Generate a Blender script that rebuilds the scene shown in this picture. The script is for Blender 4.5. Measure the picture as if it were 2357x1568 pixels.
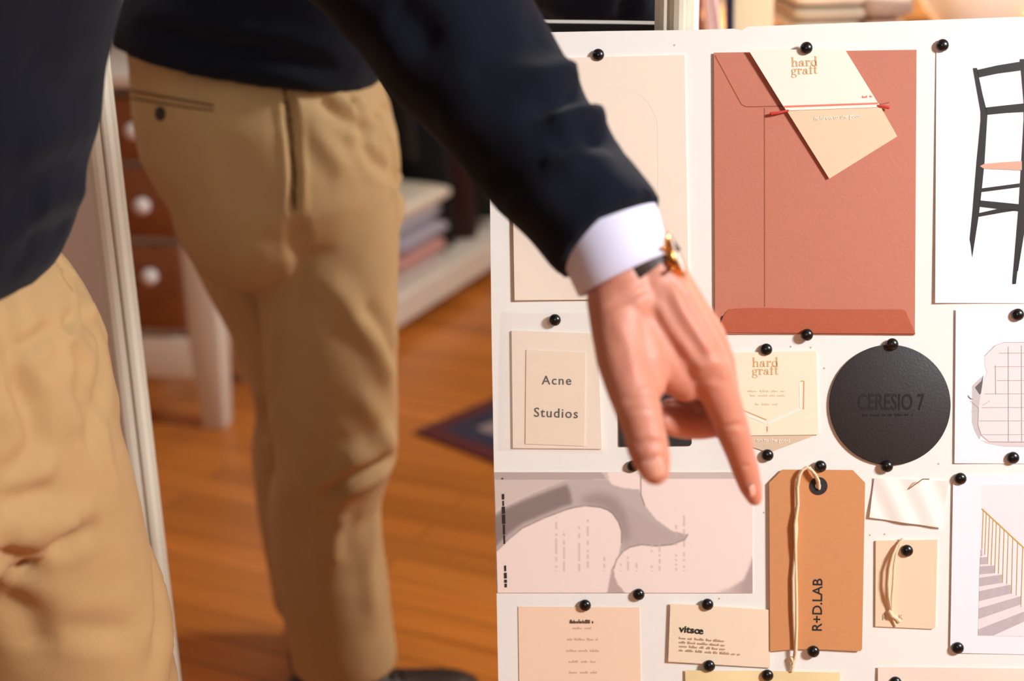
import bpy, bmesh, math, random
import numpy as np
from math import sin, cos, radians, pi, hypot, sqrt
from mathutils import Vector, Matrix
from mathutils.bvhtree import BVHTree

for o in list(bpy.data.objects): bpy.data.objects.remove(o)
S = bpy.context.scene
COL = S.collection
random.seed(4)
RNG = np.random.RandomState(4)

# ---------------------------------------------------------------- camera
FPX = 3274.0
PITCH = radians(20); ROLL = -0.02
CAM = Vector((0, 0, 1.317))
_r = Vector((1, 0, 0)); _u = Vector((0, sin(PITCH), cos(PITCH))); CF = Vector((0, cos(PITCH), -sin(PITCH)))
CR = _r*cos(ROLL) + _u*sin(ROLL); CU = _u*cos(ROLL) - _r*sin(ROLL)
cd = bpy.data.cameras.new('camera'); cam = bpy.data.objects.new('camera', cd); COL.objects.link(cam)
m = Matrix.Identity(4)
for i in range(3):
    m[i][0] = CR[i]; m[i][1] = CU[i]; m[i][2] = -CF[i]; m[i][3] = CAM[i]
cam.matrix_world = m
cd.sensor_width = 36; cd.lens = FPX/2357*36; cd.clip_start = 0.05
cd.dof.use_dof = True; cd.dof.focus_distance = 1.335; cd.dof.aperture_fstop = 2.8
S.camera = cam
S.view_settings.view_transform = 'Standard'; S.view_settings.look = 'None'
S.view_settings.gamma = 1; S.view_settings.use_curve_mapping = False
S.view_settings.exposure = 0.0

def ray(px, py): return CF + CR*((px-1178.5)/FPX) - CU*((py-784)/FPX)
def at(px, py, d): return CAM + ray(px, py)*d
# the mirror's own plane in the room (stands upright, turned a little)
MA = radians(12.5); MN = Vector((sin(MA), cos(MA), 0)); MC = 1.392
MX = Vector((cos(MA), -sin(MA), 0))
def refl(p): return p - MN*(2*(p.dot(MN)-MC))
def refd(v): return v - MN*(2*v.dot(MN))

# ---------------------------------------------------------------- world and lamps' light
w = bpy.data.worlds.new('world'); S.world = w; w.use_nodes = True
w.node_tree.nodes['Background'].inputs[0].default_value = (1.0, 0.80, 0.62, 1)
w.node_tree.nodes['Background'].inputs[1].default_value = 0.15

LAMPS = [  # name, location, aim, size, watts, colour
    ('key', (1.82, -0.20, 2.30), (0.30, 1.25, 0.9), 0.50, 114, (0.90, 0.955, 1.0)),
    ('left', (-1.50, 0.90, 2.30), (-0.7, 1.55, 0.8), 0.40, 4, (0.9, 0.96, 1.06)),  # added fill lamp, brightens the partition beside the mirror
    ('far', (0.9, 3.0, 2.30), (0.9, 3.4, 0.9), 0.50, 230, (1.0, 0.97, 0.90)),
    ('room', (-0.2, -2.2, 2.30), (-0.7, -1.2, 0.0), 0.50, 20, (1.0, 0.90, 0.76)),
]
LIGHTS = []
for nm, loc, aim, size, wt, colr in LAMPS:
    ld = bpy.data.lights.new('lamp_light', 'AREA'); ld.shape = 'DISK'; ld.size = size; ld.energy = wt; ld.color = colr
    lo = bpy.data.objects.new('lamp_light', ld); COL.objects.link(lo)
    lo.location = loc
    lo.rotation_euler = (Vector(aim)-Vector(loc)).to_track_quat('-Z', 'Y').to_euler()
    LIGHTS.append(lo)

# ---------------------------------------------------------------- materials
def lin(c):
    return tuple(((x/255)/12.92 if x/255 <= .04045 else ((x/255+.055)/1.055)**2.4) for x in c)
MATS = {}
def mat(name, rgb, rough=.6, metal=0, noise=0, nscale=40, bump=0, bscale=200, sheen=0, sss=0, spec=None, coat=0, alpha=1, trans=0):
    if name in MATS: return MATS[name]
    mt = bpy.data.materials.new(name); mt.use_nodes = True; nt = mt.node_tree
    b = nt.nodes['Principled BSDF']; c = lin(rgb)
    b.inputs['Base Color'].default_value = (*c, 1); b.inputs['Roughness'].default_value = rough
    b.inputs['Metallic'].default_value = metal
    if spec is not None: b.inputs['Specular IOR Level'].default_value = spec
    if coat: b.inputs['Coat Weight'].default_value = coat
    if sheen:
        b.inputs['Sheen Weight'].default_value = sheen; b.inputs['Sheen Roughness'].default_value = .5
    if sss:
        b.inputs['Subsurface Weight'].default_value = sss; b.inputs['Subsurface Radius'].default_value = (1, .35, .2)
        b.inputs['Subsurface Scale'].default_value = .006
    if alpha < 1: b.inputs['Alpha'].default_value = alpha
    if trans: b.inputs['Transmission Weight'].default_value = trans
    tc = nt.nodes.new('ShaderNodeTexCoord')
    if noise:
        n = nt.nodes.new('ShaderNodeTexNoise'); n.inputs['Scale'].default_value = nscale; n.inputs['Detail'].default_value = 6
        nt.links.new(tc.outputs['Object'], n.inputs['Vector'])
        cr = nt.nodes.new('ShaderNodeMix'); cr.data_type = 'RGBA'
        cr.inputs[6].default_value = (*[x*(1-noise) for x in c], 1)
        cr.inputs[7].default_value = (*[min(1, x*(1+noise)) for x in c], 1)
        nt.links.new(n.outputs['Fac'], cr.inputs[0]); nt.links.new(cr.outputs[2], b.inputs['Base Color'])
    if bump:
        n2 = nt.nodes.new('ShaderNodeTexNoise'); n2.inputs['Scale'].default_value = bscale; n2.inputs['Detail'].default_value = 4
        nt.links.new(tc.outputs['Object'], n2.inputs['Vector'])
        bp = nt.nodes.new('ShaderNodeBump'); bp.inputs['Strength'].default_value = bump; bp.inputs['Distance'].default_value = .001
        nt.links.new(n2.outputs['Fac'], bp.inputs['Height']); nt.links.new(bp.outputs['Normal'], b.inputs['Normal'])
    MATS[name] = mt
    return mt
def wood(name, c1, c2, scale=1.0, plank=0.09, rough=.35, axis='X', gloss=.5):
    """plank flooring / wood: long streaks along one axis, darker joints"""
    mt = bpy.data.materials.new(name); mt.use_nodes = True; nt = mt.node_tree; L = nt.links.new
    b = nt.nodes['Principled BSDF']; b.inputs['Roughness'].default_value = rough
    tc = nt.nodes.new('ShaderNodeTexCoord'); mp = nt.nodes.new('ShaderNodeMapping')
    L(tc.outputs['Object'], mp.inputs[0])
    if axis == 'Y': mp.inputs['Rotation'].default_value = (0, 0, pi/2)
    mp2 = nt.nodes.new('ShaderNodeMapping'); mp2.inputs['Scale'].default_value = (1.2*scale, 22*scale, 22*scale)
    L(mp.outputs[0], mp2.inputs[0])
    n = nt.nodes.new('ShaderNodeTexNoise'); n.inputs['Scale'].default_value = 1.6; n.inputs['Detail'].default_value = 8
    L(mp2.outputs[0], n.inputs['Vector'])
    br = nt.nodes.new('ShaderNodeTexBrick'); br.inputs['Scale'].default_value = 1
    br.inputs['Brick Width'].default_value = 1.1; br.inputs['Row Height'].default_value = plank
    br.inputs['Mortar Size'].default_value = .0016; br.inputs['Bias'].default_value = 0
    br.inputs['Color1'].default_value = (.75, .75, .75, 1); br.inputs['Color2'].default_value = (1.1, 1.1, 1.1, 1)
    br.inputs['Mortar'].default_value = (.35, .35, .35, 1)
    L(mp.outputs[0], br.inputs['Vector'])
    mx = nt.nodes.new('ShaderNodeMix'); mx.data_type = 'RGBA'
    mx.inputs[6].default_value = (*lin(c1), 1); mx.inputs[7].default_value = (*lin(c2), 1)
    L(n.outputs['Fac'], mx.inputs[0])
    ml = nt.nodes.new('ShaderNodeMix'); ml.data_type = 'RGBA'; ml.blend_type = 'MULTIPLY'; ml.inputs[0].default_value = 1
    L(mx.outputs[2], ml.inputs[6]); L(br.outputs['Color'], ml.inputs[7]); L(ml.outputs[2], b.inputs['Base Color'])
    MATS[name] = mt
    return mt

M_board = mat('board_foam', (247, 241, 232), .55, noise=.02, nscale=15)
M_edge = mat('board_edge', (196, 176, 140), .8)
M_white = mat('photo_paper', (248, 243, 247), .4)
M_cream = mat('cream_card', (248, 230, 210), .55, noise=.015, nscale=60)
M_cream2 = mat('cream_tag_paper', (250, 241, 222), .6)
M_kraftl = mat('pale_kraft', (236, 208, 172), .6, noise=.03, nscale=200)
M_tag = mat('kraft_card', (214, 146, 92), .7, noise=.05, nscale=250, bump=.1)
M_terr = mat('terracotta_paper', (200, 122, 98), .65, noise=.035, nscale=120, bump=.15, bscale=300)
M_terr2 = mat('terracotta_flap', (184, 92, 60), .65, noise=.03, nscale=120, bump=.15, bscale=300)
M_terl = mat('terracotta_crease', (150, 80, 62), .8)
M_black = mat('black_card', (42, 38, 38), .6, noise=.05, nscale=300, bump=.2, bscale=600)
M_coast = mat('black_rubber', (44, 39, 39), .55, noise=.04, nscale=200, bump=.25, bscale=500)
M_coast2 = mat('debossed_black', (33, 30, 30), .4)
M_pin = mat('pin_black', (12, 12, 12), .28, coat=.3)
M_steel = mat('pin_steel', (170, 165, 160), .3, 1)
M_ink = mat('ink_dark', (40, 36, 32), .6)
M_inkb = mat('ink_soft', (186, 158, 130), .7)
M_gold = mat('ink_orange', (226, 178, 122), .6)
M_redl = mat('ink_red', (240, 130, 108), .6)
M_red = mat('red_cord', (205, 62, 52), .7)
M_inkw = mat('ink_white', (252, 244, 226), .6)
M_twine = mat('cream_string', (238, 212, 174), .8, bump=.4, bscale=900)
M_sleevep = mat('glassine', (246, 234, 222), .35, alpha=.12)
M_peach = mat('peach_card', (252, 218, 188), .6, noise=.015, nscale=80)
M_yellow = mat('pale_yellow_paper', (248, 222, 168), .6, noise=.03, nscale=20)
M_navy = mat('navy_wool', (9, 13, 27), .95, noise=.25, nscale=350, bump=.5, bscale=700, sheen=.03, spec=.25)
M_khaki = mat('khaki_twill', (187, 149, 100), .85, noise=.07, nscale=30, bump=.35, bscale=900, sheen=.05)
M_khakid = mat('khaki_seam', (120, 86, 48), .9)
M_shirt = mat('white_shirt', (226, 224, 246), .75, bump=.15, bscale=800)
M_skin = mat('skin', (214, 142, 117), .5, noise=.06, nscale=60, bump=.35, bscale=220, sss=.35)
M_nail = mat('nail', (238, 172, 150), .3, coat=.3)
M_hair = mat('hair_brown', (62, 44, 32), .7, noise=.3, nscale=200, bump=.8, bscale=300)
M_eye = mat('eye_white', (235, 230, 225), .2)
M_iris = mat('iris', (60, 45, 35), .2)
M_lip = mat('lips', (190, 110, 96), .5)
M_strap = mat('watch_strap', (52, 28, 22), .5)
M_wgold = mat('watch_gold', (214, 150, 84), .25, 1)
M_dial = mat('watch_dial', (235, 228, 215), .3)
M_shoe = mat('brown_leather', (52, 34, 30), .35, noise=.1, nscale=30)
M_sole = mat('shoe_sole', (30, 22, 20), .7)
M_button = mat('dark_button', (40, 30, 18), .4)
M_wall = mat('wall_paint', (140, 118, 98), .8, bump=.05, bscale=60)
M_part = mat('partition_paint', (250, 240, 232), .6)
M_ceil = mat('ceiling_paint', (170, 162, 152), .9)
M_frame = mat('frame_paint', (226, 216, 194), .35)
M_mirror = mat('mirror_glass', (244, 246, 244), .0, 1)
M_whitep = mat('white_furniture', (226, 212, 196), .4)
M_brown = wood('drawer_wood', (120, 62, 30), (150, 84, 42), 1, 3, .4)
M_floor = wood('oak_floor', (178, 92, 28), (236, 144, 62), .8, .075, .3, 'X')
M_tablew = wood('table_wood', (150, 96, 54), (190, 130, 76), 1, 3, .4)

# ---------------------------------------------------------------- builders
def tag(o, label=None, cat=None, group=None, kind=None):
    if label: o['label'] = label
    if cat: o['category'] = cat
    if group: o['group'] = group
    if kind: o['kind'] = kind
    return o
def empty(name, loc, label=None, cat=None, group=None):
    o = bpy.data.objects.new(name, None); COL.objects.link(o); o.location = loc; o.empty_display_size = .02
    return tag(o, label, cat, group)
def link(name, me, m=None, parent=None, smooth=False):
    o = bpy.data.objects.new(name, me); COL.objects.link(o)
    if m is not None and not me.materials: me.materials.append(m)
    if smooth:
        for p in me.polygons: p.use_smooth = True
    if parent is not None:
        o.parent = parent
        o.matrix_parent_inverse = parent_world(parent).inverted()
    return o
def parent_world(p):
    return parent_world(p.parent) @ p.matrix_parent_inverse @ p.matrix_basis if p.parent else p.matrix_basis.copy()
class G:
    """collects vertices and faces of ONE mesh"""
    def __init__(s): s.v = []; s.f = []
    def add(s, vs, fs):
        k = len(s.v); s.v += [Vector(x) for x in vs]; s.f += [tuple(i+k for i in f) for f in fs]
    def box(s, c, d, M=None):
        c = Vector(c); vs = []
        for z in (-.5, .5):
            for y in (-.5, .5):
                for x in (-.5, .5):
                    p = Vector((x*d[0], y*d[1], z*d[2]))
                    vs.append(c + (M @ p if M else p))
        s.add(vs, [(0, 2, 3, 1), (4, 5, 7, 6), (0, 1, 5, 4), (2, 6, 7, 3), (0, 4, 6, 2), (1, 3, 7, 5)])
    def rings(s, rings, cap=True, closed=True):
        n = len(rings[0]); vs = [p for r in rings for p in r]; fs = []
        for i in range(len(rings)-1):
            for j in range(n if closed else n-1):
                a = i*n+j; b = i*n+(j+1) % n
                fs.append((a, b, b+n, a+n))
        if cap:
            fs.append(tuple(range(n-1, -1, -1))); fs.append(tuple((len(rings)-1)*n+j for j in range(n)))
        s.add(vs, fs)
    def tube(s, pts, rad, n=16, ends=True, flat=None):
        """tapering round tube; flat=(vector, factor) squeezes it along a direction"""
        pts = [Vector(p) for p in pts]
        if isinstance(rad, (int, float)): rad = [rad]*len(pts)
        P = []; Rr = []
        T0 = (pts[1]-pts[0]).normalized(); T1 = (pts[-1]-pts[-2]).normalized()
        tans = []
        if ends:
            for a in (85, 60, 35, 15): P.append(pts[0]-T0*rad[0]*sin(radians(a))); Rr.append(rad[0]*cos(radians(a))); tans.append(T0)
        for i, p in enumerate(pts):
            P.append(p); Rr.append(rad[i])
            t = (pts[min(i+1, len(pts)-1)]-pts[max(i-1, 0)]).normalized(); tans.append(t)
        if ends:
            for a in (15, 35, 60, 85): P.append(pts[-1]+T1*rad[-1]*sin(radians(a))); Rr.append(rad[-1]*cos(radians(a))); tans.append(T1)
        up = Vector((0, 0, 1)) if abs(tans[0].z) < .9 else Vector((1, 0, 0))
        x = (up - tans[0]*up.dot(tans[0])).normalized(); rings = []
        for p, r, t in zip(P, Rr, tans):
            x = (x - t*x.dot(t)).normalized(); y = t.cross(x); rg = []
            for k in range(n):
                d = x*cos(2*pi*k/n) + y*sin(2*pi*k/n)
                if flat: d = d - flat[0]*(d.dot(flat[0])*(1-flat[1]))
                rg.append(p + d*r)
            rings.append(rg)
        s.rings(rings)
    def ball(s, c, r, n=20, M=None):
        c = Vector(c); r = Vector(r) if not isinstance(r, (int, float)) else Vector((r, r, r)); rings = []
        for i in range(1, n//2):
            a = pi*i/(n//2); rg = []
            for k in range(n):
                p = Vector((r.x*sin(a)*cos(2*pi*k/n), r.y*sin(a)*sin(2*pi*k/n), -r.z*cos(a)))
                rg.append(c + (M @ p if M else p))
            rings.append(rg)
        s.rings(rings)
    def prism(s, poly, d):
        """flat outline (list of 3D points) thickened by vector d"""
        n = len(poly); poly = [Vector(p) for p in poly]
        s.add(poly + [p+d for p in poly], [tuple(range(n)), tuple(range(2*n-1, n-1, -1))] + [(i, i+n, (i+1) % n+n, (i+1) % n) for i in range(n)])
    def mesh(s, name='m'):
        me = bpy.data.meshes.new(name); me.from_pydata([tuple(v) for v in s.v], [], s.f); me.update()
        bm = bmesh.new(); bm.from_mesh(me); bmesh.ops.recalc_face_normals(bm, faces=bm.faces); bm.to_mesh(me); bm.free()
        return me
    def build(s, name, m, parent=None, smooth=False, bevel=0, seg=2, origin=None):
        me = s.mesh(name); 
        if origin is not None: me.transform(Matrix.Translation(-Vector(origin)))
        o = link(name, me, m, parent, smooth)
        if origin is not None:
            if parent is None: o.location = origin
            else: o.matrix_basis = Matrix.Translation(origin)
        if bevel:
            b = o.modifiers.new('bevel', 'BEVEL'); b.width = bevel; b.segments = seg; b.limit_method = 'ANGLE'
            for p in me.polygons: p.use_smooth = True
            b.harden_normals = False
        return o
def remesh(g, voxel, smooth=4, fac=.5):
    """fuse overlapping shapes into one continuous skin"""
    me = g.mesh('tmp'); o = bpy.data.objects.new('tmp', me); COL.objects.link(o)
    r = o.modifiers.new('r', 'REMESH'); r.mode = 'VOXEL'; r.voxel_size = voxel
    if smooth:
        sm = o.modifiers.new('s', 'SMOOTH'); sm.iterations = smooth; sm.factor = fac
    dg = bpy.context.evaluated_depsgraph_get(); dg.update()
    out = bpy.data.meshes.new_from_object(o.evaluated_get(dg))
    bpy.data.objects.remove(o)
    for p in out.polygons: p.use_smooth = True
    return out
def get_co(me):
    a = np.empty(len(me.vertices)*3); me.vertices.foreach_get('co', a); return a.reshape(-1, 3)
def get_no(me):
    a = np.empty(len(me.vertices)*3); me.vertex_normals.foreach_get('vector', a); return a.reshape(-1, 3)
def set_co(me, a): me.vertices.foreach_set('co', a.ravel()); me.update()
def bvh(me):
    return BVHTree.FromPolygons([v.co.copy() for v in me.vertices], [tuple(p.vertices) for p in me.polygons])
def hit(tree, px, py, mirror):
    o, d = CAM.copy(), ray(px, py).normalized()
    if mirror: o, d = refl(o), refd(d)
    h = tree.ray_cast(o, d)
    return h[0], h[1]
def spread(pl, step=8):
    out = []
    for a, b in zip(pl[:-1], pl[1:]):
        n = max(1, int(hypot(b[0]-a[0], b[1]-a[1])/step))
        out += [(a[0]+(b[0]-a[0])*k/n, a[1]+(b[1]-a[1])*k/n) for k in range(n)]
    return out+[pl[-1]]
def folds(me, lst):
    """press folds and ridges of cloth into the mesh: (outline, width, depth, seen in the mirror)"""
    tr = bvh(me); co = get_co(me); no = get_no(me); off = np.zeros(len(co))
    for pl, wd, dp, mir in lst:
        pts = []
        for q in spread(pl, 5):
            h, nn = hit(tr, q[0], q[1], mir)
            if h is not None: pts.append((h, nn))
        if len(pts) < 2: continue
        P = np.array([list(p) for p, _ in pts]); N = np.array([list(q) for _, q in pts])
        lo, hi = P.min(0)-4*wd, P.max(0)+4*wd
        idx = np.where(((co > lo) & (co < hi)).all(1))[0]
        if len(idx) == 0: continue
        D = np.linalg.norm(co[idx][:, None, :]-P[None], axis=2)
        j = D.argmin(1); dist = D[np.arange(len(idx)), j]
        facing = np.clip((no[idx]*N[j]).sum(1), 0, 1)
        t = j/max(1, len(P)-1); ends = np.clip(np.minimum(t, 1-t)*6+.25, 0, 1)
        off[idx] += dp*np.exp(-(dist/wd)**2)*facing*ends
        off[idx] += -.35*dp*np.exp(-((dist-2.0*wd)/wd)**2)*facing*ends
    set_co(me, co+no*off[:, None])
def ribbon(me_tree, pl, mirror, wid, hgt, step=6):
    """a thin strip lying on a cloth surface"""
    g = G(); pts = []
    for q in spread(pl, step):
        h, nn = hit(me_tree, q[0], q[1], mirror)
        if h is not None: pts.append((h, nn))
    rings = []
    for i, (p, nn) in enumerate(pts):
        t = (pts[min(i+1, len(pts)-1)][0]-pts[max(i-1, 0)][0]).normalized(); s = nn.cross(t).normalized()
        rings.append([p-s*wid/2-nn*hgt, p+s*wid/2-nn*hgt, p+s*wid*.4+nn*hgt, p-s*wid*.4+nn*hgt])
    if len(rings) > 1: g.rings(rings)
    return g
def wrinkle(me, amp, scale, seed=0):
    """soft random unevenness"""
    from mathutils import noise as nz
    co = get_co(me); no = get_no(me)
    o = np.array([nz.fractal(Vector(c)*scale + Vector((seed, seed, seed)), 1.0, 2.0, 3) for c in co])
    set_co(me, co + no*(o*amp)[:, None])

# ================================================================ THE ROOM
X0, X1, Y0, Y1, ZC = -1.75, 2.7, -3.2, 5.2, 2.6
g = G(); g.box(((X0+X1)/2, (Y0+Y1)/2, -.05), (X1-X0+.2, Y1-Y0+.2, .1)); fo = g.build('floor', M_floor, origin=((X0+X1)/2, (Y0+Y1)/2, 0)); tag(fo, kind='structure')
fo.rotation_euler = (0, 0, 0)
for nm, c, d, m_ in (('ceiling', ((X0+X1)/2, (Y0+Y1)/2, ZC+.05), (X1-X0+.2, Y1-Y0+.2, .1), M_ceil),
                 ('wall_left', (X0-.05, (Y0+Y1)/2, ZC/2), (.1, Y1-Y0, ZC), M_wall), ('wall_right', (X1+.05, (Y0+Y1)/2, ZC/2), (.1, Y1-Y0, ZC), M_wall),
                 ('wall_back', ((X0+X1)/2, Y1+.05, ZC/2), (X1-X0, .1, ZC), M_wall), ('wall_front', ((X0+X1)/2, Y0-.05, ZC/2), (X1-X0, .1, ZC), M_wall)):
    g = G(); g.box(c, d); tag(g.build(nm, m_, origin=c), kind='structure')
for nm, c, d in (('baseboard_left', (X0+.009, (Y0+Y1)/2, .06), (.018, Y1-Y0, .12)), ('baseboard_right', (X1-.009, (Y0+Y1)/2, .06), (.018, Y1-Y0, .12)),
                 ('baseboard_back', ((X0+X1)/2, Y1-.009, .06), (X1-X0, .018, .12))):
    g = G(); g.box(c, d); tag(g.build(nm, M_whitep, origin=c), kind='structure')

# mirror plane coordinates: s along the mirror, z up, e towards the viewer
def MP(s, z, e=0): return MN*(MC-e) + MX*s + Vector((0, 0, z))
def mpx(px, py):
    r = ray(px, py); p = CAM + r*((MC-CAM.dot(MN))/r.dot(MN)); return p.dot(MX), p.z
sL = mpx(305, 600)[0]; sR = mpx(1507, 35)[0]
print('mirror glass s', sL, sR)
ZB, ZT, FW = .05, 1.80, .036
# partition wall behind the mirror (its face is 2.4 cm behind the glass)
g = G(); a, b = MP(-1.42, 0, -.022), MP(sR+FW-.004, 0, -.022); dn = MN*.10
g.prism([a, b, b+Vector((0, 0, ZC)), a+Vector((0, 0, ZC))], dn); tag(g.build('wall_partition', M_part, origin=(a+b)/2), kind='structure')
t = empty('wall_mirror', MP((sL+sR)/2, ZB-.036, -.01), 'tall upright mirror in a white moulded frame behind the man, reflecting his back', 'mirror')
g = G(); g.prism([MP(sL-.006, ZB-.006), MP(sR+.006, ZB-.006), MP(sR+.006, ZT+.006), MP(sL-.006, ZT+.006)], MN*.004); g.build('glass', M_mirror, t)
prof = [(0, -.018), (0, .001), (.0035, .0035), (.006, .009), (.010, .0115), (.0125, .0112), (.0135, .009), (.015, .0088), (.016, .0118), (.020, .0150), (.025, .0162), (.029, .015), (.031, .011), (.0325, .0105), (.036, .008), (.036, -.018)]
def frame_side(q0, q1, inward):
    """moulding swept along one edge with mitred ends"""
    g = G(); rings = []
    d = (Vector(q1)-Vector(q0)).normalized()
    for end, sg in ((q0, 1), (q1, -1)):
        rings.append([MP(end[0]-inward[0]*x - sg*d.x*x, end[1]-inward[1]*x - sg*d.y*x, e) for x, e in prof])
    g.rings(rings); return g
cs = [(sL, ZB), (sR, ZB), (sR, ZT), (sL, ZT)]
for k, inw in enumerate(((0, 1), (-1, 0), (0, -1), (1, 0))):
    g = frame_side(cs[k], cs[(k+1) % 4], inw); g.build('frame_rail' if k % 2 == 0 else 'frame_stile', M_frame, t)

# ---- ceiling lamps that light the room; the left one is added for the partition
for (nm, loc, aim, size, wt, colr), lo in zip(LAMPS, LIGHTS):
    lb = {'key': 'white drum ceiling lamp nearest the pin board', 'left': 'white drum fill lamp added to light the wall beside the mirror', 'far': 'white drum ceiling lamp over the display table', 'room': 'white drum ceiling lamp at the front of the room'}[nm]
    t = empty('ceiling_lamp', (loc[0], loc[1], ZC), lb, 'ceiling lamp', 'drum ceiling lamps')
    g = G(); g.tube([(loc[0], loc[1], loc[2]+.10), (loc[0], loc[1], ZC)], .006, 8, ends=False); g.build('cable', M_whitep, t)
    g = G(); R_ = size/2+.02; n = 32
    rr = [[Vector((loc[0]+r*cos(2*pi*k/n), loc[1]+r*sin(2*pi*k/n), z)) for k in range(n)] for r, z in ((R_, loc[2]-.02), (R_, loc[2]+.10), (.01, loc[2]+.105))]
    g.rings(rr, cap=False); sh = g.build('lamp_shade', mat('lamp_shade', (236, 226, 208), .7), t, smooth=False)
    so = sh.modifiers.new('s', 'SOLIDIFY'); so.thickness = .002

# ---- things behind the viewer, seen in the mirror
DC = Vector((-1.285, .245, 0)); fx = Vector((-.955, .296, 0)).normalized(); fy = Vector((fx.y, -fx.x, 0)); DM = Matrix((fx, fy, Vector((0, 0, 1)))).transposed()
def DP(a, b, z): return DC + fx*a + fy*b + Vector((0, 0, z))
t = empty('chest_of_drawers', DP(.22, -.18, 0), 'white chest with brown wooden drawer fronts and white knobs, seen in the mirror', 'chest of drawers')
dw, dd = .43, .36
for a, b in ((.035, -.035), (dw-.035, -.035), (.035, -dd+.035), (dw-.035, -dd+.035)):
    g = G(); g.rings([[DP(a+sx*w_, b+sy*w_, z) for sx, sy in ((-1, -1), (1, -1), (1, 1), (-1, 1))] for w_, z in ((.027, 0), (.036, .2), (.036, .80))]); g.build('leg', M_whitep, t, bevel=.004)
g = G(); g.box(DP(dw/2, -dd/2, .50), (dw-.03, dd-.04, .57), DM); g.build('carcass', M_whitep, t)
g = G(); g.box(DP(dw/2, -.010, .18), (dw-.14, .022, .10), DM); g.build('bottom_rail', M_whitep, t, bevel=.003)
g = G(); g.box(DP(dw/2, -dd/2, .815), (dw+.04, dd+.04, .03), DM); g.build('top', M_whitep, t, bevel=.005)
for k, (z, hh_) in enumerate(((.348, .205), (.545, .165), (.71, .15))):
    g = G(); g.box(DP(dw/2, -.004, z), (dw-.145, .024, hh_-.008), DM); dr = g.build('drawer_front', M_brown, t, bevel=.006)
    for aa in (.135, dw-.135):
        g = G(); zk = z+(.035 if k == 0 else 0); g.tube([DP(aa, .006, zk), DP(aa, .022, zk)], .007, 12); g.ball(DP(aa, .03, zk), .019, 18); g.build('knob', mat('white_knob', (235, 225, 220), .2), dr, smooth=True)

t = empty('low_shelf', (-1.45, -.95, 0), 'low white slatted shelf with folded knitwear, seen in the mirror beside the man', 'shelf')
sx0, sx1, sy0, sy1 = -1.72, -1.20, -1.95, -.40
g = G(); g.box(((sx0+sx1)/2, (sy0+sy1)/2, .105), (sx1-sx0, sy1-sy0, .05)); g.build('shelf_board', M_whitep, t, bevel=.004)
for y in (sy0+.04, (sy0+sy1)/2, sy1-.04):
    g = G(); g.box((sx0+.08, y, .04), (.06, .06, .08)); g.build('leg', M_whitep, t)
g = G(); g.box((sx1-.012, (sy0+sy1)/2, .065), (.02, sy1-sy0-.02, .04)); g.build('front_rail', M_whitep, t, bevel=.003)
def folded(c, d, m_, label, grp, seed=0, dirn=0):
    """a folded garment: soft slab with a rounded fold edge"""
    r = random.Random(seed); g = G(); rings = []; n = 20
    for k in range(9):
        u_ = -1+2*k/8; fx = (1-abs(u_)**6*.35)
        rg = []
        for j in range(n):
            a = 2*pi*j/n; x = math.copysign(abs(cos(a))**.5, cos(a))*d[0]/2*(1-.03*r.random()); z = math.copysign(abs(sin(a))**.55, sin(a))*d[2]/2*fx
            rg.append(Vector((c[0]+x, c[1]+u_*d[1]/2, c[2]+z)))
        rings.append(rg)
    g.rings(rings); o = g.build('folded_garment', m_, smooth=True, origin=c); tag(o, label, 'folded clothes', grp); return o
zz = .131
for k, (rgb, hgt, lb) in enumerate((((206, 186, 176), .04, 'oatmeal'), ((206, 148, 138), .055, 'dusty pink'), ((170, 160, 172), .05, 'lilac grey'), ((188, 182, 186), .045, 'light grey'), ((226, 208, 186), .055, 'cream'))):
    folded((-1.34+.012*((k*7) % 3-1), -.60, zz+hgt/2), (.26+.03*(k == 4), .28+.03*(k == 4), hgt), mat('knit_%d' % k, rgb, .9, bump=.5, bscale=300), lb+' folded knit on the low shelf, '+['lowest of the pile', 'second from the bottom', 'in the middle', 'second from the top', 'topmost of the pile'][k], 'folded knits on the low shelf', k)
    zz += hgt-.001
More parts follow.
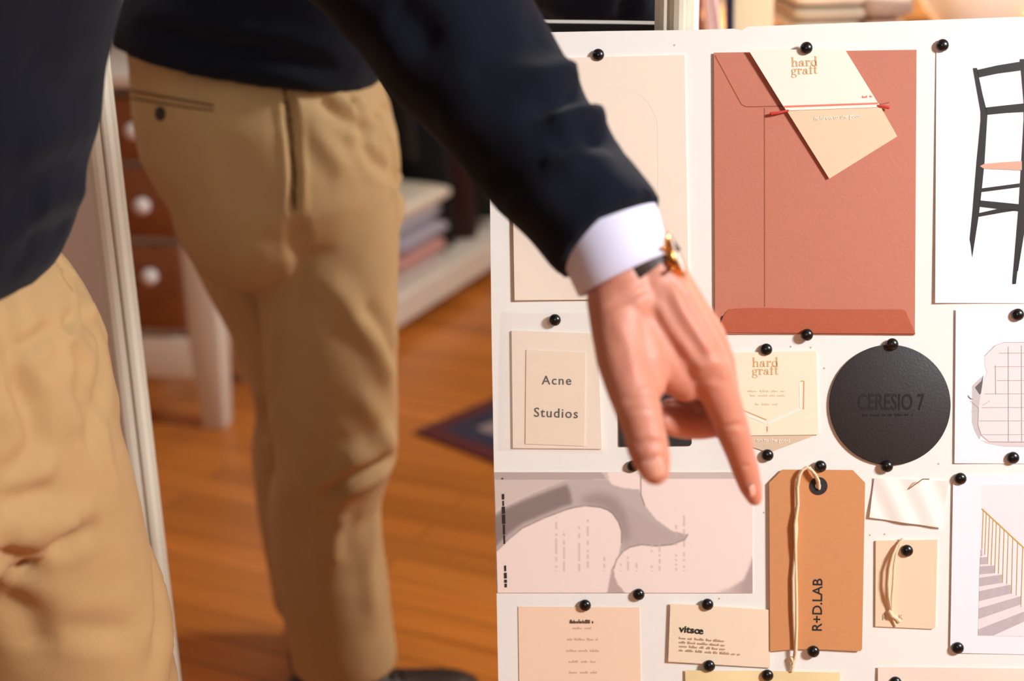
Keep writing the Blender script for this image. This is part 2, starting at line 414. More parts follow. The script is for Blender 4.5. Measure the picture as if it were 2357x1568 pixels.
# rail with dark clothes above the shelf
t = empty('clothes_rail', (-1.47, -1.15, 1.62), 'dark metal clothes rail fixed to the wall above the low shelf', 'clothes rail')
g = G(); g.tube([(-1.47, -.28, 1.62), (-1.47, -2.02, 1.62)], .012, 10); g.build('rail', M_black, t, smooth=True)
for y in (-.30, -2.0):
    g = G(); g.tube([(-1.749, y, 1.62), (-1.47, y, 1.62)], .008, 8); g.build('bracket', M_black, t, smooth=True)
cols = [((20, 24, 36), 'navy'), ((30, 26, 24), 'black brown'), ((16, 20, 26), 'black'), ((62, 30, 28), 'oxblood'), ((24, 30, 28), 'dark green'), ((22, 26, 38), 'midnight blue'), ((34, 32, 34), 'charcoal'), ((18, 20, 28), 'ink blue'), ((28, 26, 26), 'soft black'), ((40, 34, 30), 'dark brown')]
for k, (rgb, lb) in enumerate(cols):
    y = -.52-k*.15 - (.05 if k > 1 else 0); g = G(); rings = []; zl = (.46, .45, .15, .14, .16, .14, .15, .14, .15, .14)[k]
    for z, hw, th in ((zl, .19, .060), (.8, .165, .05), (1.2, .16, .05), (1.42, .165, .045), (1.50, .12, .03), (1.56, .03, .014)):
        rings.append([Vector((-1.43+hw*.95*cos(2*pi*j/20), y+th*sin(2*pi*j/20)*(1+.18*sin(5*2*pi*j/20+k)), z)) for j in range(20)])
    g.rings(rings); g.tube([(-1.47, y, 1.55), (-1.47, y, 1.605)], .0025, 6)
    tag(g.build('hanging_coat', mat('coat_%d' % k, rgb, .9, bump=.3), smooth=True, origin=(-1.47, y, 1.0)), lb+' coat on the dark rail, %s from the chest of drawers' % ['first', 'second', 'third', 'fourth', 'fifth', 'sixth', 'seventh', 'eighth', 'ninth', 'tenth'][k], 'coat', 'coats on the clothes rail')
# rug
c = Vector((-.872, .094, 0)); ax = Vector((.305, -.952, 0)).normalized(); ay = Vector((.966, .258, 0)); ay = Vector((-ax.y, ax.x, 0))
t = empty('patterned_rug', c+ax*.8+ay*.5, 'dark red and blue patterned wool rug, its corner seen in the mirror', 'rug')
g = G(); g.prism([c+Vector((0, 0, .001)), c+ax*1.7+Vector((0, 0, .001)), c+ax*1.7+ay*1.05+Vector((0, 0, .001)), c+ay*1.05+Vector((0, 0, .001))], Vector((0, 0, .007))); g.build('border', mat('rug_red', (96, 34, 30), .95, noise=.3, nscale=60, bump=.6, bscale=300), t)
for nm, ins, rgb, h in (('inner_border', .045, (52, 44, 62), .0088), ('field', .10, (150, 128, 124), .0092), ('centre', .15, (140, 52, 44), .0096)):
    g = G(); p = [c+ax*ins+ay*ins, c+ax*(1.7-ins)+ay*ins, c+ax*(1.7-ins)+ay*(1.05-ins), c+ax*ins+ay*(1.05-ins)]
    g.add([Vector((q.x, q.y, h)) for q in p], [(0, 1, 2, 3)]); g.build(nm, mat('rug_'+nm, rgb, .95, noise=.5, nscale=45, bump=.6, bscale=300), t)
# ---- display table seen above the board
def at_y(px, py, y):
    r = ray(px, py); return CAM + r*((y-CAM.y)/r.y)
TZ = .94; TY = 2.35
t = empty('display_table', (1.15, 2.75, 0), 'long wooden display table in the far room, seen above the pin board', 'table')
tx0 = .40; tx1 = 2.35; ty0, ty1 = 2.30, 3.1
g = G(); g.box(((tx0+tx1)/2, (ty0+ty1)/2, TZ-.02), (tx1-tx0, ty1-ty0, .04)); g.build('tabletop', M_tablew, t, bevel=.005)
for x in (tx0+.06, tx1-.06):
    for y in (ty0+.06, ty1-.06):
        g = G(); g.box((x, y, (TZ-.04)/2), (.07, .07, TZ-.04)); g.build('leg', M_tablew, t)
def on_table(px, y): return at_y(px, 40, y).x
# stacks of folded textiles
def stack(px0, px1, y, items, where, grp):
    xa, xb = on_table(px0, y), on_table(px1, y); z = TZ+.0005
    for k, (rgb, h_, lb, pos) in enumerate(items):
        folded(((xa+xb)/2, y, z+h_/2), (xb-xa, .26, h_), mat('cloth_%s_%d' % (grp, k), rgb, .9, bump=.3, bscale=300), '%s folded textile, %s of the stack %s' % (lb, pos, where), 'folded textiles '+where, k); z += h_-.001
stack(1795, 1950, 2.50, [((206, 186, 160), .03, 'beige', 'lowest'), ((236, 222, 200), .03, 'cream', 'second'), ((188, 172, 152), .025, 'taupe', 'third'), ((226, 212, 192), .03, 'ivory', 'topmost')], 'beside the white column', 'a')
stack(1950, 2052, 2.50, [((226, 200, 176), .03, 'sand', 'lowest'), ((220, 180, 150), .03, 'apricot', 'second'), ((170, 146, 132), .05, 'brown grey', 'topmost')], 'in the middle of the table', 'b')
# green box with beige cushion
p = at_y(2110, 30, 2.95); g = G(); g.box((p.x, 2.97, TZ+.11), (.26, .2, .22)); tag(g.build('storage_box', mat('green_box', (24, 66, 54), .6), bevel=.006, origin=(p.x, 2.97, TZ+.11)), 'dark green storage box on the display table', 'box')
p = at_y(2120, 30, 2.72); g = G(); g.ball((p.x, 2.72, TZ+.05), (.075, .06, .048), 24); tag(g.build('straw_hat', mat('straw', (178, 158, 122), .9, noise=.2, nscale=200), smooth=True, origin=(p.x, 2.72, TZ+.05)), 'rounded beige straw hat crown in front of the green box', 'hat')
# white bowl
p = at_y(2255, 20, 2.40); g = G(); rr = []
for r_, z_ in ((.03, 0), (.035, .004), (.05, .03), (.085, .07), (.105, .11), (.112, .15), (.108, .15), (.10, .11), (.08, .074), (.045, .04), (.01, .035)):
    rr.append([Vector((p.x+r_*cos(2*pi*k/32), 2.42+r_*sin(2*pi*k/32), TZ+.001+z_)) for k in range(32)])
g.rings(rr); tag(g.build('serving_bowl', mat('white_china', (250, 240, 224), .25), smooth=True, origin=(p.x, 2.42, TZ)), 'large white bowl on the display table near the right edge', 'bowl')
p = at_y(2330, 30, 2.62); g = G(); g.box((p.x+.05, 2.68, TZ+.018), (.26, .2, .035)); tag(g.build('book', mat('olive_book', (120, 112, 50), .7), bevel=.002, origin=(p.x+.05, 2.68, TZ+.018)), 'olive book lying behind the white bowl', 'book')
p = at_y(2340, 10, 2.9); g = G(); g.box((p.x+.08, 2.98, TZ+.13), (.24, .16, .26)); tag(g.build('storage_box', mat('brown_box', (58, 30, 24), .6), bevel=.006, origin=(p.x+.08, 2.98, TZ+.13)), 'dark brown storage box on the display table behind the bowl', 'box')
p = at_y(1880, 3, 2.9); g = G(); g.box((p.x, 2.97, TZ+.14), (.15, .16, .28)); tag(g.build('storage_box', mat('navy_box', (30, 34, 48), .6), bevel=.006, origin=(p.x, 2.95, TZ+.14)), 'dark navy storage box behind the folded textiles', 'box')
# white column and orange edge
pa, pb = at_y(1682, 30, 2.2), at_y(1772, 30, 2.2); g = G(); cxx = (pa.x+pb.x)/2; wd = pb.x-pa.x
g.box((cxx, 2.2, ZC/2), (wd, wd, ZC-.002)); tag(g.build('trim_1', mat('column_paint', (246, 226, 184), .5), origin=(cxx, 2.2, ZC/2)), kind='structure')
# hanging scarf and garment beside the frame
def hang(px0, px1, y, rgb, label, slant=0.0, name='hanging_scarf', cat='scarf'):
    a, b = at_y(px0, 30, y), at_y(px1, 30, y); g = G(); rings = []
    for k in range(13):
        z = .55+k*.09; o_ = slant*(z-1.05); hw = (b.x-a.x)/2; rings.append([Vector(((a.x+b.x)/2+o_+hw*cos(2*pi*j/24), y+.018*sin(2*pi*j/24)*(1+.5*sin(6*2*pi*j/24+k*.3)), z)) for j in range(24)])
    g.rings(rings); tag(g.build(name, mat(name+label[:6], rgb, .9, bump=.3), smooth=True, origin=((a.x+b.x)/2, y, 1.1)), label, cat)
rail = empty('hanging_rail', (.30, 2.1, 1.64), 'short metal rail hung from the ceiling between the mirror and the white column', 'clothes rail')
g = G(); g.tube([(.18, 2.1, 1.64), (.42, 2.1, 1.64)], .008, 10); g.build('rail', M_steel, rail)
for x in (.19, .41):
    g = G(); g.tube([(x, 2.1, 1.64), (x, 2.1, ZC)], .004, 8, ends=False); g.build('hanger_rod', M_steel, rail)
hang(1592, 1616, 2.10, (176, 108, 92), 'rust brown scarf hanging right beside the mirror frame')
hang(1622, 1658, 2.03, (232, 206, 204), 'pale pink shirt sleeve hanging slanted beside the mirror frame', -.14, 'hanging_shirt', 'shirt')
hang(1670, 1688, 2.15, (70, 84, 130), 'blue scarf hanging beside the white column', -.03)
# ================================================================ THE PIN BOARD
BN = (CR*.098 + CU*.077 + CF).normalized()      # points away from the viewer, into the board
BP0 = at(1700, 800, 1.358)
def bhit(px, py):
    r = ray(px, py); return CAM + r*((BP0-CAM).dot(BN)/r.dot(BN))
BX = (bhit(2300, 789)-bhit(1200, 784)).normalized(); BZ = -BN; BY = BZ.cross(BX)
def uv(px, py):
    p = bhit(px, py)-BP0; return p.dot(BX), p.dot(BY)
def UV(u, v, h=0): return BP0 + BX*u + BY*v + BZ*h
def W(px, py, h=0): return bhit(px, py) + BZ*h
def ppm(px, py): return 50/(bhit(px+25, py)-bhit(px-25, py)).length
def thing_at(name, px, py, h, label, cat, group=None): return empty(name, W(px, py, h), label, cat, group)

# the board itself: foam board standing on the floor, leaning back on a hinged prop
def vfloor(u, z=0.004):
    # v where the board's face meets height z
    return (z-(BP0+BX*u).z)/BY.z
g = G()
top = [uv(*q) for q in ((1121, 77), (1400, 71.5), (1590, 69), (1690, 66), (1708, 70), (1722, 61), (2357, 38.5), (2700, 27))]
ul = uv(1147, 1568); sl = (ul[0]-top[0][0])/(ul[1]-top[0][1])
vb = vfloor(0); bl = (top[0][0]+sl*(vb-top[0][1])*.4, vfloor(-.17, .004)); br = (top[-1][0], vfloor(.4, .004))
left = [uv(1147, 1568), uv(1143, 1364), uv(1137, 1085), uv(1131, 740), uv(1128, 470)]
outline = [UV(*q) for q in [bl]+left+top+[br]]
bt = empty('pin_board', W(1750, 1568), 'large off-white foam pin board covered with pinned paper samples, standing in front of the mirror', 'pin board')
g.prism(outline, -BZ*.008); g.build('panel', M_board, bt)
g = G(); g.prism([p-BZ*.0082 for p in outline], -BZ*.002); g.build('backing', M_black, bt)
g = G(); c = UV(.15, top[0][1]-.12, -.0125); fp = Vector((c.x, c.y+.085, 0.005)); 
g.tube([c, fp], .006, 8); g.build('prop', M_whitep, bt)
for i, (x, y) in enumerate([(2255, 1014), (1820, 798), (1866, 800), (1897, 848), (2272, 150), (1655, 1378), (1890, 120), (1552, 104), (2160, 1068), (2002, 1232), (2036, 1230), (1758, 1180)]):
    g = G(); ring = [W(x+2.2*cos(k), y+2.2*sin(k), .0002) for k in np.linspace(0, 2*pi, 9)[:-1]]
    g.add(ring, [tuple(range(8))]); g.build('pin_hole', mat('pin_hole', (205, 178, 146), .9), bt)

def grid_sheet(g, c4, h, th=.0003, lift=None, n=14):
    """sheet of paper from four corners (tl, tr, br, bl), lift(s,t) bends it off the board"""
    def P(s, t, dh):
        a = Vector(c4[0])*(1-s)+Vector(c4[1])*s; b = Vector(c4[3])*(1-s)+Vector(c4[2])*s; q = a*(1-t)+b*t
        return W(q.x, q.y, h+dh+(lift(s, t) if lift else 0))
    vs = []; 
    for k in (0, 1):
        for j in range(n+1):
            for i in range(n+1): vs.append(P(i/n, j/n, th*(1-k)))
    N = (n+1)**2; fs = []
    for j in range(n):
        for i in range(n):
            a = j*(n+1)+i; f = (a, a+1, a+n+2, a+n+1); fs.append(f); fs.append(tuple(x+N for x in f[::-1]))
    ed = [i for i in range(n+1)]+[j*(n+1)+n for j in range(1, n+1)]+[n*(n+1)+i for i in range(n-1, -1, -1)]+[j*(n+1) for j in range(n-1, 0, -1)]
    for a, b in zip(ed, ed[1:]+ed[:1]): fs.append((a, a+N, b+N, b))
    g.add(vs, fs); return g
def poly(g, pts, h): g.add([W(x, y, h) for x, y in pts], [tuple(range(len(pts)))])
def prism(g, pts, h, th): g.prism([W(x, y, h) for x, y in pts], BZ*th)
def arc(cx, cy, rx, ry, a0, a1, n=24):
    return [(cx+rx*cos(radians(a0+(a1-a0)*k/n)), cy+ry*sin(radians(a0+(a1-a0)*k/n))) for k in range(n+1)]
def strokeline(g, pts, wpx, h, taper=None):
    """printed line of given width in photograph units, as flat quads; h may be a surface height function"""
    if callable(h):
        pts = spread(pts, 12)
        for (a, b) in zip(pts[:-1], pts[1:]):
            dx, dy = b[0]-a[0], b[1]-a[1]; l = hypot(dx, dy) or 1; nx, ny = -dy/l*wpx/2, dx/l*wpx/2
            g.add([W(x, y, h(x, y)) for x, y in ((a[0]+nx, a[1]+ny), (b[0]+nx, b[1]+ny), (b[0]-nx, b[1]-ny), (a[0]-nx, a[1]-ny))], [(0, 1, 2, 3)])
        return
    for (a, b) in zip(pts[:-1], pts[1:]):
        dx, dy = b[0]-a[0], b[1]-a[1]; l = hypot(dx, dy) or 1; nx, ny = -dy/l*wpx/2, dx/l*wpx/2
        g.add([W(a[0]+nx, a[1]+ny, h), W(b[0]+nx, b[1]+ny, h), W(b[0]-nx, b[1]-ny, h), W(a[0]-nx, a[1]-ny, h)], [(0, 1, 2, 3)])
def text(name, body, px, py, cap, m, parent, h, ang=0, align='CENTER', space=1, bold=0, sx=1, shear=0):
    cu = bpy.data.curves.new('t', 'FONT'); cu.body = body; s = ppm(px, py)
    cu.size = cap/.69/s; cu.align_x = align; cu.space_character = space; cu.offset = bold*cu.size; cu.shear = shear; cu.resolution_u = 3
    o = bpy.data.objects.new('t', cu); COL.objects.link(o)
    dg = bpy.context.evaluated_depsgraph_get(); dg.update()
    me = bpy.data.meshes.new_from_object(o.evaluated_get(dg)); bpy.data.objects.remove(o)
    ca, sa = cos(radians(ang)), sin(radians(ang)); o0 = W(px, py, h)
    for v in me.vertices:
        x, y = v.co.x*sx, v.co.y; v.co = o0 + BX*(x*ca-y*sa) + BY*(x*sa+y*ca)
    me.materials.clear(); return link(name, me, m, parent)
def words(g, x0, y0, x1, y1, hgt, h, seed, fill=.8):
    """a line of print too small to read"""
    r = random.Random(seed); L_ = hypot(x1-x0, y1-y0); t = 0
    while t < L_:
        wl = r.uniform(10, 26); n = int(wl/3.1)
        for k in range(n):
            if t+k*3.1 > L_: break
            x = x0+(x1-x0)*(t+k*3.1)/L_; y = y0+(y1-y0)*(t+k*3.1)/L_; hh = hgt*r.choice((.55, .6, .6, .9, 1))
            g.add([W(x, y, h), W(x+2.3, y, h), W(x+2.3, y-hh, h), W(x, y-hh, h)], [(0, 1, 2, 3)])
        t += wl+3.5
# ---- serif letters for the two tags, drawn stroke by stroke (x-height 10, ascender 16)
def ringpoly(cx, cy, rx, ry, ix, iy, a0=0, a1=360, n=20):
    o = [(cx+rx*cos(radians(a0+(a1-a0)*k/n)), cy+ry*sin(radians(a0+(a1-a0)*k/n))) for k in range(n+1)]
    i = [(cx+ix*cos(radians(a0+(a1-a0)*k/n)), cy+iy*sin(radians(a0+(a1-a0)*k/n))) for k in range(n+1)]
    return [[o[k], o[k+1], i[k+1], i[k]] for k in range(n)]
def rc(x0, y0, x1, y1): return [[(x0, y0), (x1, y0), (x1, y1), (x0, y1)]]
def dot(cx, cy, r): return [[(cx+r*cos(k), cy+r*sin(k)) for k in np.linspace(0, 2*pi, 10)[:-1]]]
GL = {
 'h': (12.4, rc(1.4, 0, 3.9, 16)+rc(0, 0, 5.3, .8)+rc(0, 15.2, 3.9, 16)+ringpoly(6.6, 6.6, 3.7, 3.4, 1.3, 2.6, 0, 180)+rc(7.9, 0, 10.3, 6.7)+rc(6.7, 0, 11.8, .8)),
 'a': (11.2, ringpoly(4, 2.9, 3.9, 3.1, 1.6, 2.3)+rc(6, .3, 8.4, 7)+ringpoly(5, 6.8, 3.4, 3.2, 1.1, 2.5, 0, 180)+dot(2.3, 7.2, 1.3)+rc(8, 0, 10.2, .9)),
 'r': (9.2, rc(1.3, 0, 3.8, 10)+rc(0, 0, 5.4, .8)+rc(0, 9.2, 3.8, 10)+ringpoly(6.2, 6.6, 2.6, 3.4, 1.9, 2.6, 60, 180)+dot(7.1, 8.4, 1.5)),
 'd': (12.4, ringpoly(5, 5, 4.9, 5.1, 2.4, 4.3)+rc(7.2, 0, 9.7, 16)+rc(5.8, 15.2, 9.7, 16)+rc(9, 0, 11.4, .8)),
 'g': (11.6, ringpoly(4.8, 6.5, 4, 3.5, 1.7, 2.8)+ringpoly(5, -2.6, 4.8, 3, 3.2, 2.1)+rc(1.4, .3, 3.2, 3.4)+rc(2, .2, 8, 1.3)+rc(7.6, 8.8, 9.6, 9.5)+dot(10, 9.2, 1.2)),
 'f': (8.2, rc(2.2, 0, 4.7, 13)+rc(.8, 0, 6.6, .8)+rc(0, 9.2, 7, 10)+ringpoly(5.9, 13, 3.7, 3.1, 1.2, 2.4, 60, 180)+dot(8, 14.6, 1.3)),
 't': (8.2, rc(2, 1.5, 4.5, 14)+rc(0, 9.2, 6.8, 10)+ringpoly(5, 2.2, 3, 2.3, 1.1, 1.4, 180, 340)),
}
def serif(g, s, px, py, unit, h, ang=0, sp=1.0):
    ca, sa = cos(radians(ang)), sin(radians(ang)); x = 0
    for ch in s:
        wd, ps = GL[ch]
        for p in ps:
            g.add([W(px+((x+a)*ca+b*-sa)*unit, py-((x+a)*sa+b*ca)*unit, h) for a, b in p], [tuple(range(len(p)))])
        x += wd*sp
def brand(px, py, unit, h, ang, parent):
    g = G(); serif(g, 'hard', px, py, unit, h, ang); serif(g, 'graft', px-.6, py+17.5*unit/1.32*1.0, unit*.97, h, ang, .96)
    g.build('lettering', M_gold, parent)

# ---- A5 booklet behind the arm
t = thing_at('booklet', 1380, 410, .001, 'cream pink booklet with a faint rounded outline, behind the forearm', 'booklet')
c4 = [(1174, 137), (1574, 127), (1584, 688), (1184, 691)]
g = G()
for k in range(3): grid_sheet(g, [(x+k*.7, y) for x, y in c4], .0004+k*.0007, .0006, lambda s, q: .0012*(1-s)**3)
g.build('cover', M_cream, t)
g = G(); e = [(1250, 196)]+arc(1400, 300, 115, 107, -90, 0, 14)+[(1519, 640)]
strokeline(g, e, 3.2, .00250); g.build('embossed_line', mat('emboss', (250, 234, 216), .4), t)

# ---- terracotta envelope
t = thing_at('envelope', 1876, 443, .001, 'large terracotta paper envelope pinned at the top centre of the board', 'envelope')
elift = lambda s, q: .0014*sin(pi*min(1, max(0, s)))*sin(pi*min(1, max(0, q)))+.001*max(0, 1-s)**4
g = G(); grid_sheet(g, [(1643, 122), (2109, 115), (2105, 771), (1646, 768)], .0005, .0012, elift, n=28)
g.build('body', M_terr, t, smooth=False)
eh = lambda x, y: .0017+elift((x-1644)/463, (y-118)/651)+.00012
g = G(); prism(g, [(1652, 765), (1650, 757), (1669, 720), (1677, 712), (1690, 710), (1760, 708), (1860, 711), (1990, 712), (2074, 712), (2083, 716), (2106, 768)], .0024, .0009); g.build('bottom_flap', M_terr2, t)
g = G(); strokeline(g, [(1645, 128), (1700, 230), (1706, 241), (1716, 246), (1730, 246.5), (2032, 240), (2046, 236)], 2.2, eh)
strokeline(g, [(1759, 249), (1759.5, 706)], 2.0, eh); g.build('crease_lines', M_terl, t)
g = G(); strokeline(g, [(1663, 727), (1654, 752)], 3.0, .0034); g.build('flap_gap_shade', mat('gap_shade_paint', (70, 34, 26), .9), t)  # dark stroke paints the shade where the flap stands off the body
# ---- slanting swing tag over the envelope
t = thing_at('swing_tag', 1890, 230, .006, 'slanting two-tone paper tag with orange lettering and red cord over the terracotta envelope', 'tag')
g = G(); prism(g, [(1722, 117.5), (1942, 114.5), (2020, 241), (1804, 250)], .0058, .0005); g.build('upper_panel', M_cream2, t)
g = G(); prism(g, [(1804, 247), (2020, 239), (2063, 315), (1907, 412)], .0055, .0005); g.build('lower_panel', M_kraftl, t)
g = G(); poly(g, [(1808, 256), (2024, 248), (2020, 241), (1804, 249)], .0066); g.build('white_band', M_inkw, t)
g = G(); strokeline(g, [(1804, 247), (2018, 239.5)], 4.2, .0069); g.build('red_line', M_redl, t)
g = G(); g.tube([W(1774, 263, .0065), W(1790, 261, .007), W(1812, 256, .0062)], [.0016, .0012, .0011], 8); g.build('cord', M_red, t); g = G()
g.tube([W(2018, 245, .0062), W(2030, 246.5, .0068), W(2042, 249, .0065)], [.0011, .0012, .0016], 8); g.build('cord', M_red, t)
brand(1820, 155.5, 1.37, .0066, 2.0, t)
text('small_lettering', 'hold on to the good', 1926, 275, 9.5, M_inkw, t, .0064, ang=3, space=1.0, bold=.012, sx=.96)
g = G(); words(g, 1982, 227, 2004, 225.5, 5, .0066, 3); g.build('fine_print', M_redl, t)
# ---- chair photograph
t = thing_at('chair_photograph', 2255, 396, .001, 'white photograph of a tall dark wooden chair, right of the terracotta envelope', 'photograph')
g = G(); liftc = lambda s, q: .0022*(1-s)**6*q
grid_sheet(g, [(2155, 94), (2650, 84), (2648, 700), (2151, 697)], .0005, .0003, liftc); g.build('paper', M_white, t)
def cz(pts): return [(2140+x/2.571, 80+y/2.571) for x, y in pts]
g = G(); hh = .0014
for p in ([(255, 198), (278, 198), (310, 350), (340, 470), (322, 760), (308, 900), (290, 1060), (237, 1398), (213, 1398), (250, 1050), (275, 760), (300, 510), (300, 455)],
          [(275, 210), (400, 182), (535, 160), (535, 212), (400, 230), (288, 254)], [(325, 432), (450, 418), (590, 403), (590, 455), (450, 463), (335, 475)],
          [(302, 910), (530, 880), (530, 902), (302, 932)], [(290, 980), (525, 1003), (525, 1045), (290, 1018)], [(288, 1056), (395, 1032), (480, 1034), (520, 1038), (430, 1052), (288, 1078)],
          [(533, 145), (564, 145), (596, 450), (584, 760), (562, 1010), (508, 1475), (487, 1475), (527, 1000), (545, 700), (556, 500), (556, 400), (540, 215)],
          [(545, 1180), (566, 980), (590, 980), (556, 1180), (520, 1400), (512, 1400)]):
    poly(g, cz(p), hh)
g.build('printed_chair', mat('print_black', (38, 33, 33), .5), t)
g = G(); poly(g, cz([(295, 778), (320, 765), (430, 755), (543, 748), (543, 802), (420, 797), (320, 794)]), hh+.0001); g.build('printed_seat', mat('print_seat', (226, 168, 142), .5), t)
# ---- jacket photograph
t = thing_at('jacket_photograph', 2278, 890, .001, 'white photograph of a pale quilted jacket, right of the black disc', 'photograph')
g = G(); grid_sheet(g, [(2199, 712), (2640, 706), (2636, 1070), (2196, 1066)], .0005, .0003, lambda s, q: .0012*(1-s)**6); g.build('paper', M_white, t)
def jz(pts): return [(2140+x/3.733, 680+y/3.733) for x, y in pts]
g = G(); poly(g, jz([(425, 1237), (520, 1262), (1100, 1262), (1100, 1300), (640, 1296), (480, 1270)]), .0013); g.build('printed_shadow', mat('print_pale_grey', (226, 210, 206), .5), t)
g = G(); poly(g, jz([(470, 520), (560, 430), (630, 404), (810, 402), (1200, 402), (1200, 1258), (510, 1256), (440, 1200), (412, 1150), (415, 970), (435, 850), (455, 740), (490, 660), (470, 600)]), .0014); g.build('printed_jacket', mat('print_jacket', (240, 226, 225), .5), t)
g = G(); poly(g, jz([(455, 690), (400, 740), (350, 790), (318, 825), (326, 900), (345, 1050), (380, 1160), (425, 1237), (440, 1190), (412, 1110), (418, 960), (435, 850)]), .0015); g.build('printed_sleeve', mat('print_sleeve', (206, 196, 196), .5), t)
g = G(); poly(g, jz([(458, 682), (440, 735), (385, 790), (425, 850), (436, 845), (450, 750)]), .0016); poly(g, jz([(322, 850), (345, 880), (372, 893), (345, 893), (325, 875)]), .0016)
g.build('printed_fold', mat('print_dark', (105, 98, 98), .5), t)
g = G()
for x, a, b in ((562, 600, 850), (672, 440, 1250), (785, 430, 1255), (900, 430, 1255)): strokeline(g, jz([(x, a), (x+2, b)]), 1.0, .0017)
for y, a in ((495, 590), (612, 550), (730, 575), (845, 470), (962, 445), (1077, 420), (1195, 440)): strokeline(g, jz([(a, y), (1190, y-2)]), 1.0, .0017)
for p in ([(470, 520), (560, 430), (630, 404), (810, 402)], [(418, 960), (412, 1110), (440, 1200), (510, 1256), (900, 1257)], [(345, 905), (415, 965)], [(350, 1000), (405, 985)], [(450, 945), (515, 905)]): strokeline(g, jz(p), 1.0, .0017)
g.build('printed_quilting', mat('print_line', (190, 172, 168), .5), t)
# ---- staircase photograph
t = thing_at('staircase_photograph', 2275, 1300, .001, 'white photograph of concrete steps with a thin gold railing, lower right of the board', 'photograph')
g = G(); grid_sheet(g, [(2193, 1096), (2650, 1090), (2645, 1514), (2186, 1502)], .0005, .0003, lambda s, q: .0012*(1-s)**6); g.build('paper', M_white, t)
def sz(pts): return [(2160+x/3.564, 1080+y/3.564) for x, y in pts]
g = G(); poly(g, sz([(355, 130), (1700, 110), (1700, 1385), (322, 1365)]), .0013); g.build('printed_ground', mat('print_blush', (246, 234, 236), .5), t)
g = G()
for p in ([(340, 722), (402, 718), (340, 722)], [(336, 800), (458, 788), (406, 775), (338, 780)], [(333, 890), (520, 862), (462, 850), (334, 862)], [(330, 1000), (590, 945), (522, 930), (332, 960)],
          [(328, 1140), (672, 1040), (592, 1018), (330, 1080)], [(322, 1312), (760, 1140), (672, 1108), (326, 1228)]):
    poly(g, sz(p), .0014)
g.build('printed_treads', mat('print_tread', (243, 226, 225), .5), t)
g = G()
for p in ([(344, 660), (358, 660), (358, 710), (344, 712)], [(340, 722), (402, 718), (406, 775), (338, 780)], [(336, 796), (458, 788), (462, 850), (334, 862)], [(333, 890), (520, 862), (522, 930), (332, 960)],
          [(330, 1000), (590, 945), (592, 1018), (330, 1080)], [(328, 1140), (672, 1040), (672, 1108), (326, 1228)], [(322, 1312), (760, 1142), (760, 1220), (450, 1362), (322, 1362)]):
    poly(g, sz(p), .0015)
g.build('printed_risers', mat('print_concrete', (196, 182, 184), .6, noise=.12, nscale=180), t)
g = G(); strokeline(g, sz([(355, 322), (720, 662), (900, 830)]), 2.4, .0017)
for a, b, y0, y1 in ((367, 355, 335, 655), (392, 378, 358, 700), (418, 402, 382, 775), (446, 430, 408, 785), (474, 460, 436, 850), (504, 490, 465, 855), (537, 524, 496, 930), (571, 558, 528, 940), (608, 597, 562, 1020), (648, 636, 600, 1035), (690, 675, 640, 1128), (735, 722, 680, 1150)):
    strokeline(g, sz([(a, y0), (b, y1)]), 1.5, .0016)
g.build('printed_railing', mat('print_gold', (218, 178, 84), .5), t)
# ---- paper pocket with card
t = thing_at('paper_pocket', 1275, 873, .001, 'translucent paper pocket holding a cream card lettered in black, left edge of the board', 'card holder')
g = G(); grid_sheet(g, [(1178, 761), (1376, 768), (1385, 1033), (1181, 1031)], .0006, .0016); g.build('card', M_cream, t)
g = G(); grid_sheet(g, [(1212, 805), (1348, 811), (1346, 1026), (1210, 1021)], .0024, .0007); g.build('name_card', mat('name_card', (246, 226, 200), .6), t)
text('lettering', 'Acne', 1282, 884.5, 20, M_ink, t, .0034, ang=-.5, space=1.18, bold=.006)
text('lettering', 'Studios', 1280, 960, 21, M_ink, t, .0034, ang=-1.5, space=1.14, bold=.006)
g = G(); n_ = 12; vs = []
for q in range(n_+1):
    for s in range(n_+1):
        a, b = s/n_, q/n_; x = (1165*(1-a)+1402*a)*(1-b)+(1158*(1-a)+1400*a)*b; y = (713*(1-a)+718*a)*(1-b)+(1032*(1-a)+1038*a)*b
        vs.append(W(x, y, .0045+.0005*sin(7*a+3*b)))
g.add(vs, [(q*(n_+1)+s, q*(n_+1)+s+1, (q+1)*(n_+1)+s+1, (q+1)*(n_+1)+s) for q in range(n_) for s in range(n_)]); g.build('translucent_sleeve', M_sleevep, t)
# ---- black card behind the thumb
g = G(); prism(g, [(1425, 880), (1592, 884), (1592, 1021), (1588, 1026), (1427, 1028), (1425, 1025)], .0005, .0008)
tag(g.build('card', M_black, origin=W(1508, 955, .001)), 'small plain black card half hidden behind the pointing hand', 'card')
# ---- grey photographic strip
t = thing_at('photograph_print', 1438, 1225, .001, 'wide grey and blush photograph of smooth pebble shapes, left edge of the board', 'photograph')
g = G(); grid_sheet(g, [(1137, 1086), (1728, 1086), (1733, 1365), (1146, 1364)], .0005, .0005); g.build('paper', mat('print_blush_paper', (250, 228, 216), .45), t)
def pz(pts): return [(1120+x/3.0265, 1050+y/3.0265) for x, y in pts]
low = [(940, 600), (940, 520), (920, 460), (880, 400), (840, 372), (790, 355), (690, 345), (620, 354), (560, 370), (400, 430), (250, 500), (150, 580), (75, 655)]
def fill(P, poly):
    x, y = P[..., 0], P[..., 1]; ins = np.zeros(x.shape, bool); n = len(poly)
    for a in range(n):
        (x1, y1), (x2, y2) = poly[a], poly[(a+1) % n]
        if y1 == y2: continue
        c = ((y1 > y) != (y2 > y)) & (x < (x2-x1)*(y-y1)/(y2-y1)+x1); ins ^= c
    return ins.astype(float)
